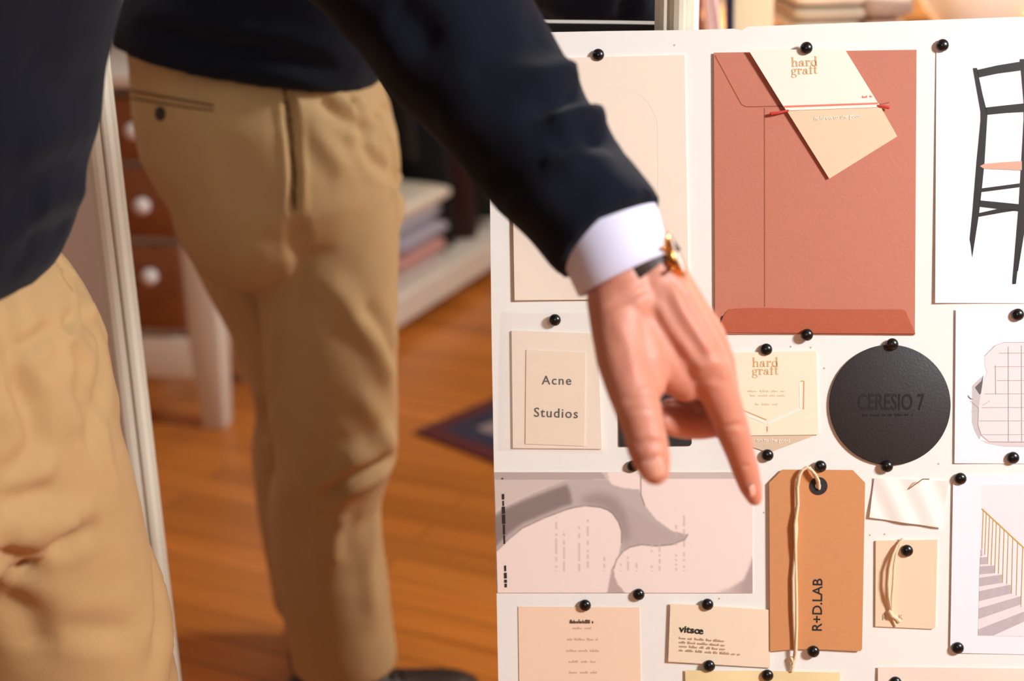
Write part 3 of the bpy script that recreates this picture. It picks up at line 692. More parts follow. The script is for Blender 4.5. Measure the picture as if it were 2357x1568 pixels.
def blur(a, r):
    k = np.exp(-np.linspace(-2, 2, 2*r+1)**2); k /= k.sum()
    for ax in (0, 1): a = np.apply_along_axis(lambda v: np.convolve(np.pad(v, r, 'edge'), k, 'valid'), ax, a)
    return a
def soft_print():
    """the photograph printed on the strip: soft grey shapes stored as printed ink on a fine mesh"""
    NX, NY = 296, 140; u = np.linspace(0, 1, NX); v = np.linspace(0, 1, NY)
    x = 1138+(1732-1138)*u[None, :]+0*v[:, None]; x = x+8*v[:, None]*(1-u[None, :]); y = 1087+277*v[:, None]+0*u[None, :]
    P = np.stack([(x-1120)*3.0265, (y-1050)*3.0265], -1)
    base = np.array(lin((251, 229, 218))); img = np.tile(base, (NY, NX, 1))
    def lay(rgb, m): img[:] = img*(1-m[..., None])+np.array(lin(rgb))*m[..., None]
    lay((216, 198, 186), blur(fill(P, [(40, 100), (840, 100), (860, 195), (600, 170), (420, 215), (250, 290), (110, 360), (40, 400)]), 3))
    sw = fill(P, [(40, 405), (110, 360), (250, 290), (420, 215), (560, 165), (840, 165), (880, 200), (960, 222), (1062, 232), (1075, 270), (1100, 340), (1180, 440), (1290, 520), (1400, 545), (1380, 580), (1290, 615), (1180, 625), (1080, 615), (1000, 632), (950, 662), (918, 700)]+low+[(40, 690)])
    g_ = np.clip(1-(P[..., 0]-80)/1300, 0, 1)
    sm = blur(sw, 2); lay((200, 182, 175), sm)
    dark = blur(fill(P, [(40, 430), (120, 370), (250, 310), (430, 240), (560, 195), (585, 250), (600, 330), (540, 350), (400, 405), (250, 470), (150, 545), (40, 660)]), 5)*sw
    lay((132, 112, 104), dark*.85)
    lay((158, 137, 130), blur(fill(P, [(640, 300), (760, 250), (900, 280), (980, 400), (1010, 560), (960, 640), (900, 440), (800, 350), (690, 335)]), 12)*sw*.8)
    lay((188, 168, 161), blur(fill(P, [(1000, 350), (1150, 450), (1290, 525), (1400, 548), (1380, 580), (1180, 625), (1010, 610)]), 6)*sw*.6)
    lay((196, 172, 164), blur(fill(P, [(918, 700), (870, 790), (838, 960), (975, 960), (912, 890), (890, 830), (886, 780), (905, 720)]), 2))
    lay((186, 164, 158), blur(fill(P, [(1870, 645), (1835, 760), (1790, 860), (1700, 915), (1560, 960), (1870, 960)]), 4)*np.clip((P[..., 0]-1500)/300, 0, 1))
    lay((182, 165, 158), blur(fill(P, [(40, 100), (790, 100), (835, 160), (40, 162)]), 1)*.8); lay((206, 190, 180), blur(fill(P, [(1076, 100), (1770, 100), (1770, 156), (1078, 160)]), 1)*.9)
    d = np.full((NY, NX), 1e9)
    for pl in (low[::-1], [(1400, 545), (1380, 580), (1290, 615), (1180, 625), (1080, 615), (1000, 632), (950, 662), (905, 720), (886, 780)], [(1074, 110), (1075, 270), (1100, 340)]):
        for q in spread(pl, 6): d = np.minimum(d, (P[..., 0]-q[0])**2+(P[..., 1]-q[1])**2)
    lay((126, 106, 98), np.exp(-d/30)*.75)
    for cx_, y0 in ((485, 420), (540, 520), (645, 480), (705, 440), (820, 700), (935, 740), (985, 700), (1045, 740), (1150, 610), (1205, 580), (1320, 470), (1375, 400)):
        r = np.random.RandomState(cx_); st = np.repeat(r.rand(60) > .35, 8)[:NY*3]; col_ = np.interp(P[..., 1], np.arange(len(st))*2.0+60, st)
        lay((214, 186, 176), np.exp(-((P[..., 0]-cx_)/7)**2)*((P[..., 1] > y0) & (P[..., 1] < 800))*col_*.8)
    me = bpy.data.meshes.new('printed_picture'); vs = [tuple(W(x[j, i], y[j, i], .00125)) for j in range(NY) for i in range(NX)]
    me.from_pydata(vs, [], [(j*NX+i, j*NX+i+1, (j+1)*NX+i+1, (j+1)*NX+i) for j in range(NY-1) for i in range(NX-1)])
    ca = me.color_attributes.new('ink', 'FLOAT_COLOR', 'POINT'); ca.data.foreach_set('color', np.concatenate([img, np.ones((NY, NX, 1))], -1).astype(np.float32).ravel())
    mt = bpy.data.materials.new('printed_ink'); mt.use_nodes = True; nt = mt.node_tree; at_ = nt.nodes.new('ShaderNodeAttribute'); at_.attribute_name = 'ink'
    nt.links.new(at_.outputs['Color'], nt.nodes['Principled BSDF'].inputs['Base Color']); nt.nodes['Principled BSDF'].inputs['Roughness'].default_value = .45
    return link('printed_picture', me, mt, t)
soft_print()
g = G()
for k, (y0, y1, wd) in enumerate(((150, 160, 4), (262, 300, 6), (310, 345, 4), (350, 400, 8), (405, 470, 8), (475, 545, 5), (550, 610, 4), (760, 800, 5), (810, 850, 7), (858, 880, 7), (886, 912, 6))):
    strokeline(g, pz([(108+y0*.03, y0), (108+y1*.03, y1)]), wd*.9, .0017)
g.build('printed_side_lettering', M_ink, t)
# ---- peach card
t = thing_at('menu_card', 1334, 1483, .001, 'peach card with a few short centred lines of print, bottom left of the board', 'card')
g = G(); prism(g, [(1193, 1396), (1472, 1398), (1478, 1760), (1198, 1760)], .0005, .0004); g.build('paper', M_peach, t)
g = G(); words(g, 1311, 1435, 1365, 1435, 9, .0011, 5); words(g, 1311.6, 1434.6, 1365, 1434.6, 9, .00112, 8); g.build('heading', mat('ink_heading', (96, 70, 52), .7), t)
g = G()
for k, (y, a, b) in enumerate(((1448, 1318, 1362), (1474, 1306, 1375), (1500, 1303, 1377), (1525, 1309, 1373), (1550, 1310, 1373), (1576, 1306, 1372), (1602, 1308, 1372))): words(g, a, y, b, y, 6, .0011, k+20)
g.build('fine_print', mat('ink_peach', (226, 184, 152), .7), t)
# ---- business card
t = thing_at('business_card', 1652, 1460, .001, 'tilted cream business card with bold black lettering, left of the brown swing ticket', 'card')
g = G(); grid_sheet(g, [(1543, 1388), (1772, 1403), (1772, 1536), (1538, 1521)], .0012, .0012, lambda s, q: .001*(1-s)); g.build('paper', mat('ivory_card', (248, 224, 194), .6), t)
text('lettering', 'vits\u0153', 1563, 1452.5, 15.5, M_ink, t, .0037, ang=-4, align='LEFT', bold=.03, sx=1.12)
g = G()
for k, (y, b) in enumerate(((1469, 1668), (1478.5, 1668), (1487.5, 1669), (1497, 1702))): words(g, 1563, y, b, y+(b-1563)*.065, 5.5, .0037, k+40)
g.build('fine_print', M_inkb, t)
# ---- bottom papers
g = G(); grid_sheet(g, [(1577, 1541), (1932, 1546), (1932, 1760), (1580, 1760)], .0006, .0003, lambda s, q: .0016+.0012*sin(9*s)); 
tag(g.build('paper_note', M_yellow, origin=W(1750, 1650, .001)), 'pale yellow paper below the business card, cut off by the bottom edge', 'paper')
g = G(); grid_sheet(g, [(2020, 1534), (2600, 1540), (2600, 1800), (2016, 1800)], .0006, .0003, lambda s, q: .0014+.001*sin(11*s+2)*sin(4*q))
tag(g.build('paper_sheet', mat('blush_paper', (250, 226, 208), .35), origin=W(2300, 1660, .001)), 'blush paper at the bottom right corner, below the small beige tag', 'paper')
# ---- kraft swing ticket
t = thing_at('swing_ticket', 1880, 1290, .001, 'large brown card swing ticket with clipped corners and a long looped string', 'tag')
o4 = [(1770, 1110), (1800, 1080), (1962, 1081), (1990, 1110), (1983, 1492), (1979, 1497), (1900, 1493), (1830, 1492), (1772, 1497)]
g = G(); prism(g, o4, .0026, .0011); g.build('card', M_tag, t)
g = G(); prism(g, [(1771, 1112), (1778, 1112), (1778, 1490), (1773, 1494)], .0004, .0022); prism(g, [(1975, 1112), (1985, 1112), (1979, 1490), (1972, 1490)], .0004, .0022); g.build('backing', M_tag, t)
g = G(); N_ = 28
o_ = [W(1883+20.5*cos(2*pi*k/N_), 1117+20.5*sin(2*pi*k/N_), .0037) for k in range(N_)]; i_ = [W(1882+7*cos(2*pi*k/N_), 1117+7*sin(2*pi*k/N_), .0037) for k in range(N_)]
o2 = [p+BZ*.0008 for p in o_]; i2 = [p+BZ*.0008 for p in i_]; g.rings([i_, o_, o2, i2, i_], cap=False); g.build('eyelet', M_black, t)
g = G(); g.tube([W(1882, 1117, .0036), W(1882, 1117, .0042)], .0029, 16, ends=False); g.build('eyelet_hole', M_white, t)
g = G()
sp = [(1883, 1120, .005), (1878, 1100, .0075), (1869, 1084, .0085), (1862, 1074, .0075), (1852, 1075, .007), (1841, 1083, .0075), (1833, 1100, .0075), (1830, 1125, .0065), (1830, 1170, .006), (1832, 1215, .006), (1829, 1262, .006), (1824, 1330, .0065), (1825, 1400, .0065), (1827, 1450, .006), (1829, 1492, .006), (1825, 1530, .0035), (1822, 1542, .0035)]
g.tube([W(*q) for q in sp], .0015, 8)
sp2 = [(1884, 1122, .006), (1882, 1104, .0085), (1874, 1088, .0105), (1865, 1078, .0095), (1855, 1073, .009), (1845, 1079, .009), (1838, 1092, .009), (1834, 1118, .008), (1835, 1160, .0075), (1828, 1205, .0085), (1829, 1250, .008), (1830, 1300, .0065), (1832, 1380, .0065), (1832, 1440, .007), (1830, 1495, .007), (1827, 1520, .004), (1823, 1530, .004)]
g.tube([W(*q) for q in sp2], .0015, 8); g.tube([W(1821, 1513, .004), W(1824, 1522, .005), W(1828, 1514, .004)], .002, 8)
g.build('string', M_twine, t)
text('lettering', 'R+D.LAB', 1891, 1391, 22, M_ink, t, .0039, ang=90, space=.98, bold=.012, sx=1.04)
# ---- crumpled white note with bent needle
t = thing_at('paper_note', 2090, 1155, .001, 'crumpled plain white note held by a thin bent needle, above the small beige tag', 'paper')
g = G(); grid_sheet(g, [(2012, 1099), (2182, 1107), (2167, 1214), (2000, 1190)], .0007, .0003, lambda s, q: .0022*(1-abs(s-.55)*1.2)*q+.001*sin(14*s-5*q)*.6+.001, n=24); g.build('paper', mat('note_paper', (252, 243, 232), .5), t)
g = G(); g.tube([W(2091, 1124, .003), W(2119, 1099, .010), W(2133, 1099, .0105)], .0005, 6); g.build('needle', mat('needle', (214, 180, 140), .3, 1), t)
# ---- small beige tag
t = thing_at('hang_tag', 2086, 1344, .001, 'small beige hang tag with thin knotted string, right of the brown swing ticket', 'tag')
g = G(); prism(g, [(2015, 1244), (2157, 1242), (2152, 1443), (2148, 1447), (2014, 1441)], .0008, .0013); g.build('card', mat('beige_tag', (246, 214, 180), .6), t)
g = G(); g.tube([W(*q) for q in ((2074, 1240, .004), (2062, 1255, .006), (2052, 1275, .0075), (2044, 1305, .0085), (2041, 1340, .008), (2043, 1370, .007), (2048, 1395, .005), (2049, 1408, .0045))], .0013, 8)
g.tube([W(*q) for q in ((2076, 1239, .004), (2068, 1252, .006), (2060, 1270, .007), (2055, 1300, .0075), (2053, 1340, .0075), (2050, 1375, .0065), (2050, 1408, .0045))], .0013, 8)
g.tube([W(2046, 1405, .005), W(2051, 1414, .006), (W(2060, 1420, .005)), W(2068, 1428, .0035)], .0018, 8); g.tube([W(2051, 1412, .005), W(2056, 1428, .0035), W(2060, 1438, .003)], .0012, 8)
g.build('string', M_twine, t)
text('lettering', 'R', 2035, 1426, 14, M_inkb, t, .0025, bold=.01); text('lettering', 'K', 2072, 1424, 11, M_inkb, t, .0025, bold=0)
# ---- black disc
cx, cy = 2047.5, 932
t = thing_at('rubber_disc', cx, cy, .001, 'round black disc with pressed lettering, under the terracotta envelope', 'coaster')
pr = [(cx+139.5*cos(2*pi*k/96), cy+138.5*sin(2*pi*k/96)) for k in range(96)]
g = G(); prism(g, pr, .0005, .0024); g.build('disc', M_coast, t, bevel=.0006)
text('lettering', 'CERESIO 7', 2049, 942, 37, M_coast2, t, .0032, ang=.5, sx=.62, bold=.01, space=1.0)
g = G(); words(g, 1984, 957, 2098, 956, 5, .0032, 60); g.build('fine_print', M_coast2, t)
# ---- cream tag with V fold
t = thing_at('card_tag', 1775, 905, .001, 'square cream card with orange lettering and chevron cut, left of the black disc', 'tag')
g = G(); prism(g, [(1690, 998), (1886, 998), (1770, 1042), (1700, 1018), (1660, 1010)], .0006, .0006); g.build('lower_flap', mat('flap_kraft', (224, 198, 168), .6), t)
g = G(); prism(g, [(1655, 812), (1878, 808), (1883, 1000), (1655, 1003)], .0014, .0009); g.build('paper', mat('tag_cream', (250, 236, 206), .6), t)
brand(1731, 844.5, 1.37, .0025, .5, t)
g = G(); strokeline(g, [(1691, 880), (1691, 936), (1764, 966)], 2.2, .0025); g.build('cut_edge', mat('cut_orange', (222, 170, 118), .6), t); g = G(); strokeline(g, [(1842, 877), (1850, 877)], 2, .0025); strokeline(g, [(1850, 877), (1849, 942)], 2.4, .0025)
g.build('cut_edge', mat('cut_orange', (222, 170, 118), .6), t)
g = G(); strokeline(g, [(1697, 944), (1766, 974), (1842, 940)], 6, .00245); strokeline(g, [(1842, 880), (1842, 940)], 5, .00245); g.build('chevron', M_inkw, t)
g = G(); words(g, 1720, 902, 1806, 902, 5, .0025, 70); words(g, 1726, 912, 1804, 912, 5, .0025, 71); words(g, 1738, 932, 1792, 932, 5, .0025, 72); g.build('fine_print', mat('ink_pale_gold', (240, 212, 172), .7), t)
g = G(); strokeline(g, [(1765.5, 981), (1765.5, 993)], 2.4, .0025); g.build('red_mark', M_redl, t)
text('small_lettering', 'on to the good', 1779, 1017, 9, M_inkw, t, .0016, ang=-1, bold=.012, sx=.96)
# ---- push pins
PINS = [(1377, 127, 'above the cream pink booklet, beside the sleeve'), (1854, 113, 'at the top of the slanting two-tone tag'), (2168, 105, 'at the top left corner of the chair photograph'),
 (2341, 724, 'at the top of the quilted jacket photograph'), (1278, 736, 'at the top of the translucent paper pocket'), (1856, 770, 'at the bottom edge of the terracotta envelope'),
 (1763, 804, 'at the top of the square cream card with the chevron'), (2052, 792, 'at the top of the round black disc'), (1766, 1047, 'under the lower flap of the square cream card'),
 (2040, 1072, 'at the bottom of the round black disc'), (1887, 1072, 'at the top of the brown swing ticket'), (2209, 1101, 'at the top left corner of the staircase photograph'),
 (2330, 1053, 'at the bottom of the quilted jacket photograph'), (1457, 1072, 'beside the thumb, top of the pebble photograph'), (1470, 1367, 'at the bottom of the pebble photograph'),
 (1347, 1392, 'at the top of the peach card'), (1628, 1389, 'at the top of the tilted business card'), (1632, 1530, 'at the bottom of the tilted business card'),
 (1871, 1497, 'at the bottom of the brown swing ticket'), (2086, 1266, 'in the small beige hang tag'), (2203, 1490, 'at the bottom left corner of the staircase photograph'),
 (1766, 1553, 'in the pale yellow paper at the bottom edge'), (2060, 1569, 'in the blush paper at the bottom right')]
PH = {(1854, 113): .0064, (2052, 792): .0025, (2040, 1072): .0025, (1871, 1497): .003, (2086, 1266): .002, (1856, 770): .004, (1628, 1389): .0028, (1632, 1530): .0028, (1278, 736): .0036, (1887, 1072): .003}
g = G(); rg = []
r0 = .0058
for rr, zz in ((.55, 0), (.62, .12), (.98, .18), (1, .3), (.97, .46), (.88, .62), (.74, .75), (.55, .85), (.32, .92), (.1, .95)):
    rg.append([Vector((rr*r0*cos(2*pi*k/24), rr*r0*sin(2*pi*k/24), zz*r0)) for k in range(24)])
g.rings(rg); pme = g.mesh('push_pin'); pme.materials.append(M_pin)
for p in pme.polygons: p.use_smooth = True
BROT = Matrix((BX, BY, BZ)).transposed().to_4x4()
pin0 = None
for i, (x, y, d) in enumerate(PINS):
    o = bpy.data.objects.new('push_pin', pme) if pin0 is None else pin0.copy()
    pin0 = pin0 or o
    COL.objects.link(o); o.matrix_basis = Matrix.Translation(W(x, y, PH.get((x, y), .0012))) @ BROT
    tag(o, 'black round push pin '+d, 'push pin', 'black push pins on the board')
# ================================================================ THE MAN
FU = Vector((cos(radians(-25)), sin(radians(-25)), 0)); FW_ = Vector((-FU.y, FU.x, 0))    # his front and his left
def ell(c, A, B, n=40, p=2.0, tilt=0, rot=0):
    """horizontal section; tilt lowers the front"""
    out = []
    for k in range(n):
        a = 2*pi*k/n; ca, sa = cos(a), sin(a)
        x = math.copysign(abs(ca)**(2/p), ca)*A; y = math.copysign(abs(sa)**(2/p), sa)*B
        out.append(Vector((c[0], c[1], c[2])) + FU*x + FW_*y - Vector((0, 0, tilt*x)))
    return out
PB = (-.46, 1.02, 0)
man = empty('person', PB, 'man in navy sweater and khaki chinos leaning in, pointing his left hand at the board', 'person')

# ---- trousers
LEGL = [(.885, -.450, 1.085, .094, .090), (.85, -.436, 1.093, .105, .100), (.80, -.430, 1.104, .103, .097), (.75, -.425, 1.115, .100, .094), (.70, -.422, 1.123, .097, .091),
        (.65, -.418, 1.130, .095, .089), (.60, -.415, 1.136, .092, .087), (.55, -.412, 1.140, .090, .085), (.50, -.414, 1.138, .088, .086), (.46, -.418, 1.136, .086, .085),
        (.42, -.436, 1.131, .086, .084), (.38, -.449, 1.126, .084, .083), (.30, -.451, 1.124, .083, .082), (.20, -.446, 1.120, .082, .081), (.13, -.441, 1.116, .081, .081), (.105, -.440, 1.115, .082, .081)]
def right_leg(t):
    z, x, y, A, B = t
    back = np.interp(z, [.1, .3, .42, .5, .55, .6, .65, .7, .75, .8, .85, .9], [.055, .055, .056, .062, .072, .086, .105, .125, .140, .135, .095, .05])
    c = Vector((x, y, 0)) - FW_*.185 - FU*back
    return (z, c.x, c.y, A, B)
g = G()
g.rings([ell((x, y, z), A, B) for z, x, y, A, B in LEGL])
RL = list(map(right_leg, LEGL)); RL[0] = (.872, RL[0][1]+.01, RL[0][2], .060, .060)
g.rings([ell((x, y, z), A, B) for z, x, y, A, B in RL])
c_ = Vector((-.515, 1.090, .90)) - FW_*.095 - FU*.03; g.ball(c_, (.105, .085, .10), 28)
g.rings([ell((x, y, z), A, B, p=2.15) for z, x, y, A, B in ((1.09, -.560, 1.090, .150, .150), (1.02, -.550, 1.085, .158, .158), (.985, -.538, 1.085, .170, .165), (.95, -.528, 1.092, .174, .170), (.90, -.519, 1.094, .175, .175), (.85, -.503, 1.094, .164, .172), (.80, -.495, 1.080, .148, .165), (.77, -.49, 1.07, .12, .13))])
for sx_, k_ in ((-.085, .055), (.085, .02)):
    c_ = Vector((-.515, 1.090, .835)) + FW_*sx_ - FU*k_; g.ball(c_, (.115, .100, .115), 28)
me = remesh(g, .0062, 9, .5)
wrinkle(me, .0022, 9, 3)
FT = [  # folds of the trousers: outline, width, depth, seen in the mirror
 ([(0, 640), (20, 760), (30, 830), (62, 900), (85, 960)], .009, -.006, False), ([(35, 805), (70, 790), (120, 755)], .006, -.006, False),
 ([(135, 605), (172, 670)], .005, -.007, False), ([(168, 715), (152, 760)], .0045, -.008, False), ([(152, 760), (158, 830), (172, 870)], .007, .004, False), ([(155, 765), (190, 800), (215, 835)], .006, .004, False),
 ([(20, 860), (60, 930), (85, 1010), (60, 1060), (0, 1110)], .010, -.006, False), ([(0, 1160), (70, 1140), (125, 1135)], .009, -.007, False), ([(110, 1260), (170, 1240), (230, 1215)], .010, -.005, False),
 ([(0, 1280), (40, 1295), (75, 1310)], .010, -.012, False), ([(80, 1200), (130, 1215), (180, 1190)], .012, .006, False), ([(0, 1370), (60, 1420), (90, 1500)], .016, -.008, False), ([(130, 850), (150, 930), (180, 1000)], .014, .005, False),
 ([(140, 1440), (230, 1450), (300, 1455)], .012, -.004, False), ([(230, 960), (250, 1060), (270, 1140)], .008, .003, False), ([(170, 880), (200, 960), (215, 1040)], .008, -.003, False),
 # in the mirror
 ([(735, 225), (790, 270), (850, 300)], .010, -.010, True), ([(850, 300), (835, 330), (860, 370), (900, 400)], .010, -.007, True), ([(690, 240), (740, 320), (800, 400)], .014, .006, True),
 ([(660, 200), (672, 300), (679, 400), (676, 485)], .0055, -.013, True), ([(676, 485), (690, 600), (690, 760)], .010, -.003, True),
 ([(740, 640), (800, 700), (870, 800), (905, 900)], .016, .006, True), ([(820, 900), (870, 960), (905, 1040)], .015, .006, True),
 ([(915, 1050), (860, 1085), (790, 1120), (740, 1150)], .011, -.014, True), ([(900, 1000), (850, 1040), (790, 1065)], .014, .007, True), ([(790, 1180), (770, 1230), (768, 1300)], .012, .006, True), ([(700, 1150), (680, 1250), (700, 1350)], .018, -.006, True),
 ([(830, 700), (880, 760), (912, 830)], .012, -.006, True), ([(560, 520), (640, 560), (700, 560)], .02, -.004, True), ([(640, 760), (625, 900), (600, 1010)], .012, -.008, True), ([(690, 880), (700, 1000), (690, 1100)], .02, .004, True),
 ([(870, 1180), (850, 1300), (860, 1420)], .014, .005, True), ([(500, 330), (560, 420), (640, 480)], .02, -.003, True),
]
folds(me, FT)
tro = link('trousers', me, M_khaki, man); tro['label'] = 'khaki cotton chinos'
tr = bvh(me)
for nm, pl, mir, wd, hg in (('pocket_welt', [(283, 206), (350, 218), (430, 232), (492, 243)], True, .0035, .0012), ('pocket_welt', [(283, 222), (350, 234), (430, 247), (492, 254)], True, .003, .001),
                            ):
    gg = ribbon(tr, pl, mir, wd, hg); gg.v and gg.build(nm, M_khakid, tro)
gg = ribbon(tr, [(652, 198), (664, 262), (673, 330), (679, 400), (677, 484)], True, .007, .001); gg.v and gg.build('pocket_opening', M_khakid, tro)
gg = ribbon(tr, [(136, 612), (150, 642), (170, 668)], False, .004, .0008); gg.v and gg.build('pocket_opening', M_khaki, tro)
h, nn = hit(tr, 370, 262, True)
if h:
    q = nn.to_track_quat('Z', 'Y').to_matrix(); g = G(); g.rings([[h+q @ Vector((r*cos(2*pi*k/20), r*sin(2*pi*k/20), z)) for k in range(20)] for r, z in ((.0085, 0), (.009, .0015), (.008, .0028), (.005, .002))]); g.build('back_pocket_button', M_button, tro, smooth=True)

# ---- sweater: torso and both sleeves in one knit
shL = Vector((-.275, 1.150, 1.41)); elL = at(958, -34, 1.135); cuL = at(1405, 548, 1.046)
shR = Vector((-.43, .845, 1.41)); elR = Vector((-.66, .83, 1.15)); cuR = Vector((-.70, .84, .92))
g = G()
TS = [(1.017, -.549, 1.084, .177, .177, .20), (1.034, -.544, 1.082, .184, .182, .18), (1.062, -.530, 1.077, .189, .186, .13), (1.09, -.518, 1.073, .187, .186, .1), (1.12, -.504, 1.067, .185, .186, .08), (1.16, -.490, 1.062, .183, .187, .06),
      (1.20, -.474, 1.056, .183, .190, .04), (1.28, -.425, 1.040, .176, .195, 0), (1.35, -.385, 1.020, .160, .195, 0), (1.42, -.345, 1.000, .130, .180, 0), (1.47, -.315, .985, .095, .13, 0), (1.50, -.295, .975, .07, .085, 0)]
g.rings([ell((x, y, z), A, B, 48, 2.15, tl) for z, x, y, A, B, tl in TS])
up_l = shL - Vector((.10, .04, .02))
g.tube([up_l, shL, (shL*.55+elL*.45), elL+Vector((-.01, 0, .01))], [.085, .080, .072, .066], 28)
dirc = (cuL-elL).normalized()
arm = [elL+Vector((-.01, 0, .01)), elL*.75+at(1060, 105, 1.118)*.25, at(1066, 112, 1.116), at(1160, 234, 1.100), at(1250, 357, 1.078), at(1330, 455, 1.060), cuL]
g.tube(arm, [.068, .068, .068, .0610, .0525, .0490, .0468], 32, ends=False)
g.ball(elL, .066, 24)
g.tube([shR-Vector((-.06, -.10, .0)), shR, shR*.5+elR*.5, elR, elR*.4+cuR*.6, cuR], [.085, .078, .070, .062, .052, .045], 28)
me = remesh(g, .0058, 5, .5)
wrinkle(me, .0030, 10, 8)
FS = [([(1345, 165), (1290, 175), (1230, 205)], .013, .009, False), ([(1350, 210), (1290, 225), (1230, 260)], .010, -.009, False), ([(1380, 262), (1330, 265), (1270, 290)], .014, .009, False), ([(1380, 305), (1320, 310), (1270, 335)], .010, -.008, False),
      ([(1270, 60), (1180, 110), (1080, 190)], .016, -.005, False), ([(1240, 120), (1100, 210), (1010, 300)], .016, .005, False), ([(1130, 440), (1200, 400), (1260, 370)], .012, -.005, False), ([(1150, 490), (1240, 430), (1330, 380)], .014, .004, False),
      ([(990, 120), (960, 60), (900, 0)], .015, -.006, False), ([(1300, 330), (1360, 370), (1420, 430)], .012, .003, False),
      ([(205, 440), (150, 445), (80, 470)], .016, .006, False), ([(200, 500), (140, 530), (60, 560)], .014, -.004, False), ([(230, 300), (140, 330), (40, 340)], .02, .004, False), ([(60, 120), (150, 200), (230, 220)], .02, -.004, False),
      ([(330, 60), (480, 105), (640, 130), (780, 170)], .013, -.007, True), ([(300, 30), (460, 60), (600, 70)], .016, .005, True), ([(420, 160), (600, 165), (760, 190)], .016, .004, True),
      ([(1440, 0), (1450, 40)], .012, -.008, True), ([(1400, 30), (1300, 45)], .014, .005, True)]
folds(me, FS)
swe = link('sweater', me, M_navy, man); swe['label'] = 'navy wool crew neck sweater'
co = get_co(me)
# neck rib and shirt collar
nk = Vector((-.290, .972, 1.505)); nd = Vector((.25, -.10, 1)).normalized()
g = G(); q = nd.to_track_quat('Z', 'Y').to_matrix(); g.rings([[nk + q @ Vector((r*cos(2*pi*k/28), r*sin(2*pi*k/28), z)) for k in range(28)] for r, z in ((.085, -.03), (.078, -.008), (.072, .008), (.066, .010), (.062, .0), (.066, -.03))]); g.build('neck_rib', M_navy, swe, smooth=True)
g = G(); g.rings([[nk + q @ Vector((r*cos(2*pi*k/28), r*sin(2*pi*k/28), z+.01*cos(2*pi*k/28+pi))) for k in range(28)] for r, z in ((.060, -.02), (.061, .02), (.060, .034), (.066, .022), (.070, .004))], cap=False); col = g.build('shirt_collar', M_shirt, man, smooth=True)
so = col.modifiers.new('s', 'SOLIDIFY'); so.thickness = .0015

# ---- white shirt cuff beyond the sleeve
def ringat(c, ax, r1, r2, up, n=40, sk=0):
    ax = ax.normalized(); x = (up-ax*up.dot(ax)).normalized(); y = ax.cross(x)
    return [c + x*(r1*cos(2*pi*k/n)) + y*(r2*sin(2*pi*k/n)) + ax*(sk*cos(2*pi*k/n)) for k in range(n)]
cuE = at(1437, 632, 1.044); axA = (cuE-cuL).normalized(); upI = (CR*.78+CU*.62)
g = G(); rs = []
for t_, r_ in ((-.4, .040), (0, .0395), (.5, .0385), (1.0, .0372), (1.02, .0362), (.9, .0355), (.2, .036), (-.4, .037)):
    c = cuL.lerp(cuE, t_); rs.append(ringat(c, axA, r_, r_*.86, upI, sk=-.003 if t_ > .3 else 0))
g.rings(rs, cap=False); cf = g.build('shirt_cuff', M_shirt, man, smooth=True); cf['label'] = 'white shirt cuff'
# cuff overlap edge
g = G(); a1 = ringat(cuL.lerp(cuE, .0), axA, .0400, .0347, upI); a2 = ringat(cuL.lerp(cuE, 1.0), axA, .0378, .0327, upI, sk=-.003)
kk = 23
for j in (0,):
    g.rings([[a1[kk], a1[kk+1]*.5+a1[kk]*.5, a1[kk+1]], [a2[kk], a2[kk+1]*.5+a2[kk]*.5, a2[kk+1]]], cap=False, closed=False)
o = g.build('cuff_edge', M_shirt, cf, smooth=True); so = o.modifiers.new('s', 'SOLIDIFY'); so.thickness = .0012

# ---- left hand, pointing
def A_(x, y, d): return at(x, y, d)
g = G()
g.tube([A_(1385, 540, 1.050), A_(1432, 645, 1.047), A_(1445, 700, 1.045)], [.027, .0255, .026], 24)
g.tube([A_(1430, 510, 1.055), A_(1492, 620, 1.052), A_(1515, 690, 1.050)], [.027, .0255, .025], 24)
g.tube([A_(1400, 540, 1.070), A_(1462, 635, 1.068), A_(1490, 700, 1.068)], [.026, .0225, .022], 24)
# metacarpals
g.tube([A_(1500, 650, 1.050), A_(1545, 720, 1.046), A_(1600, 800, 1.046), A_(1636, 856, 1.049)], [.0235, .0225, .0195, .0168], 24)
g.tube([A_(1525, 650, 1.066), A_(1570, 720, 1.066), A_(1620, 785, 1.069), A_(1648, 838, 1.074)], [.0215, .0205, .0180, .0150], 24)
g.tube([A_(1515, 660, 1.082), A_(1570, 740, 1.086), A_(1630, 848, 1.094)], [.019, .018, .0145], 20)
g.tube([A_(1500, 670, 1.092), A_(1550, 760, 1.102), A_(1600, 858, 1.112)], [.016, .016, .0130], 20)
g.tube([A_(1470, 700, 1.052), A_(1500, 780, 1.050), A_(1540, 845, 1.052), A_(1580, 880, 1.056)], [.026, .0235, .0205, .0150], 20)
g.tube([A_(1500, 800, 1.078), A_(1560, 860, 1.085)], [.020, .016], 20)
# thumb and its ball
g.tube([A_(1420, 690, 1.043), A_(1425, 760, 1.034), A_(1434, 830, 1.026), A_(1452, 895, 1.016), A_(1467, 935, 1.012), A_(1481, 985, 1.010), A_(1491, 1030, 1.010), A_(1501, 1063, 1.012), A_(1508, 1083, 1.014)],
       [.0225, .0205, .0192, .0174, .0168, .0152, .0150, .0136, .0108], 24)
g.tube([A_(1455, 760, 1.042), A_(1480, 840, 1.034), A_(1490, 885, 1.030)], [.0215, .0190, .0140], 20)
# index finger
g.tube([A_(1632, 852, 1.050), A_(1655, 905, 1.056), A_(1676, 960, 1.064), A_(1688, 995, 1.070), A_(1703, 1042, 1.080), A_(1716, 1082, 1.090), A_(1728, 1122, 1.098), A_(1737, 1147, 1.103)],
       [.0172, .0150, .0132, .0128, .0110, .0104, .0089, .0064], 24)
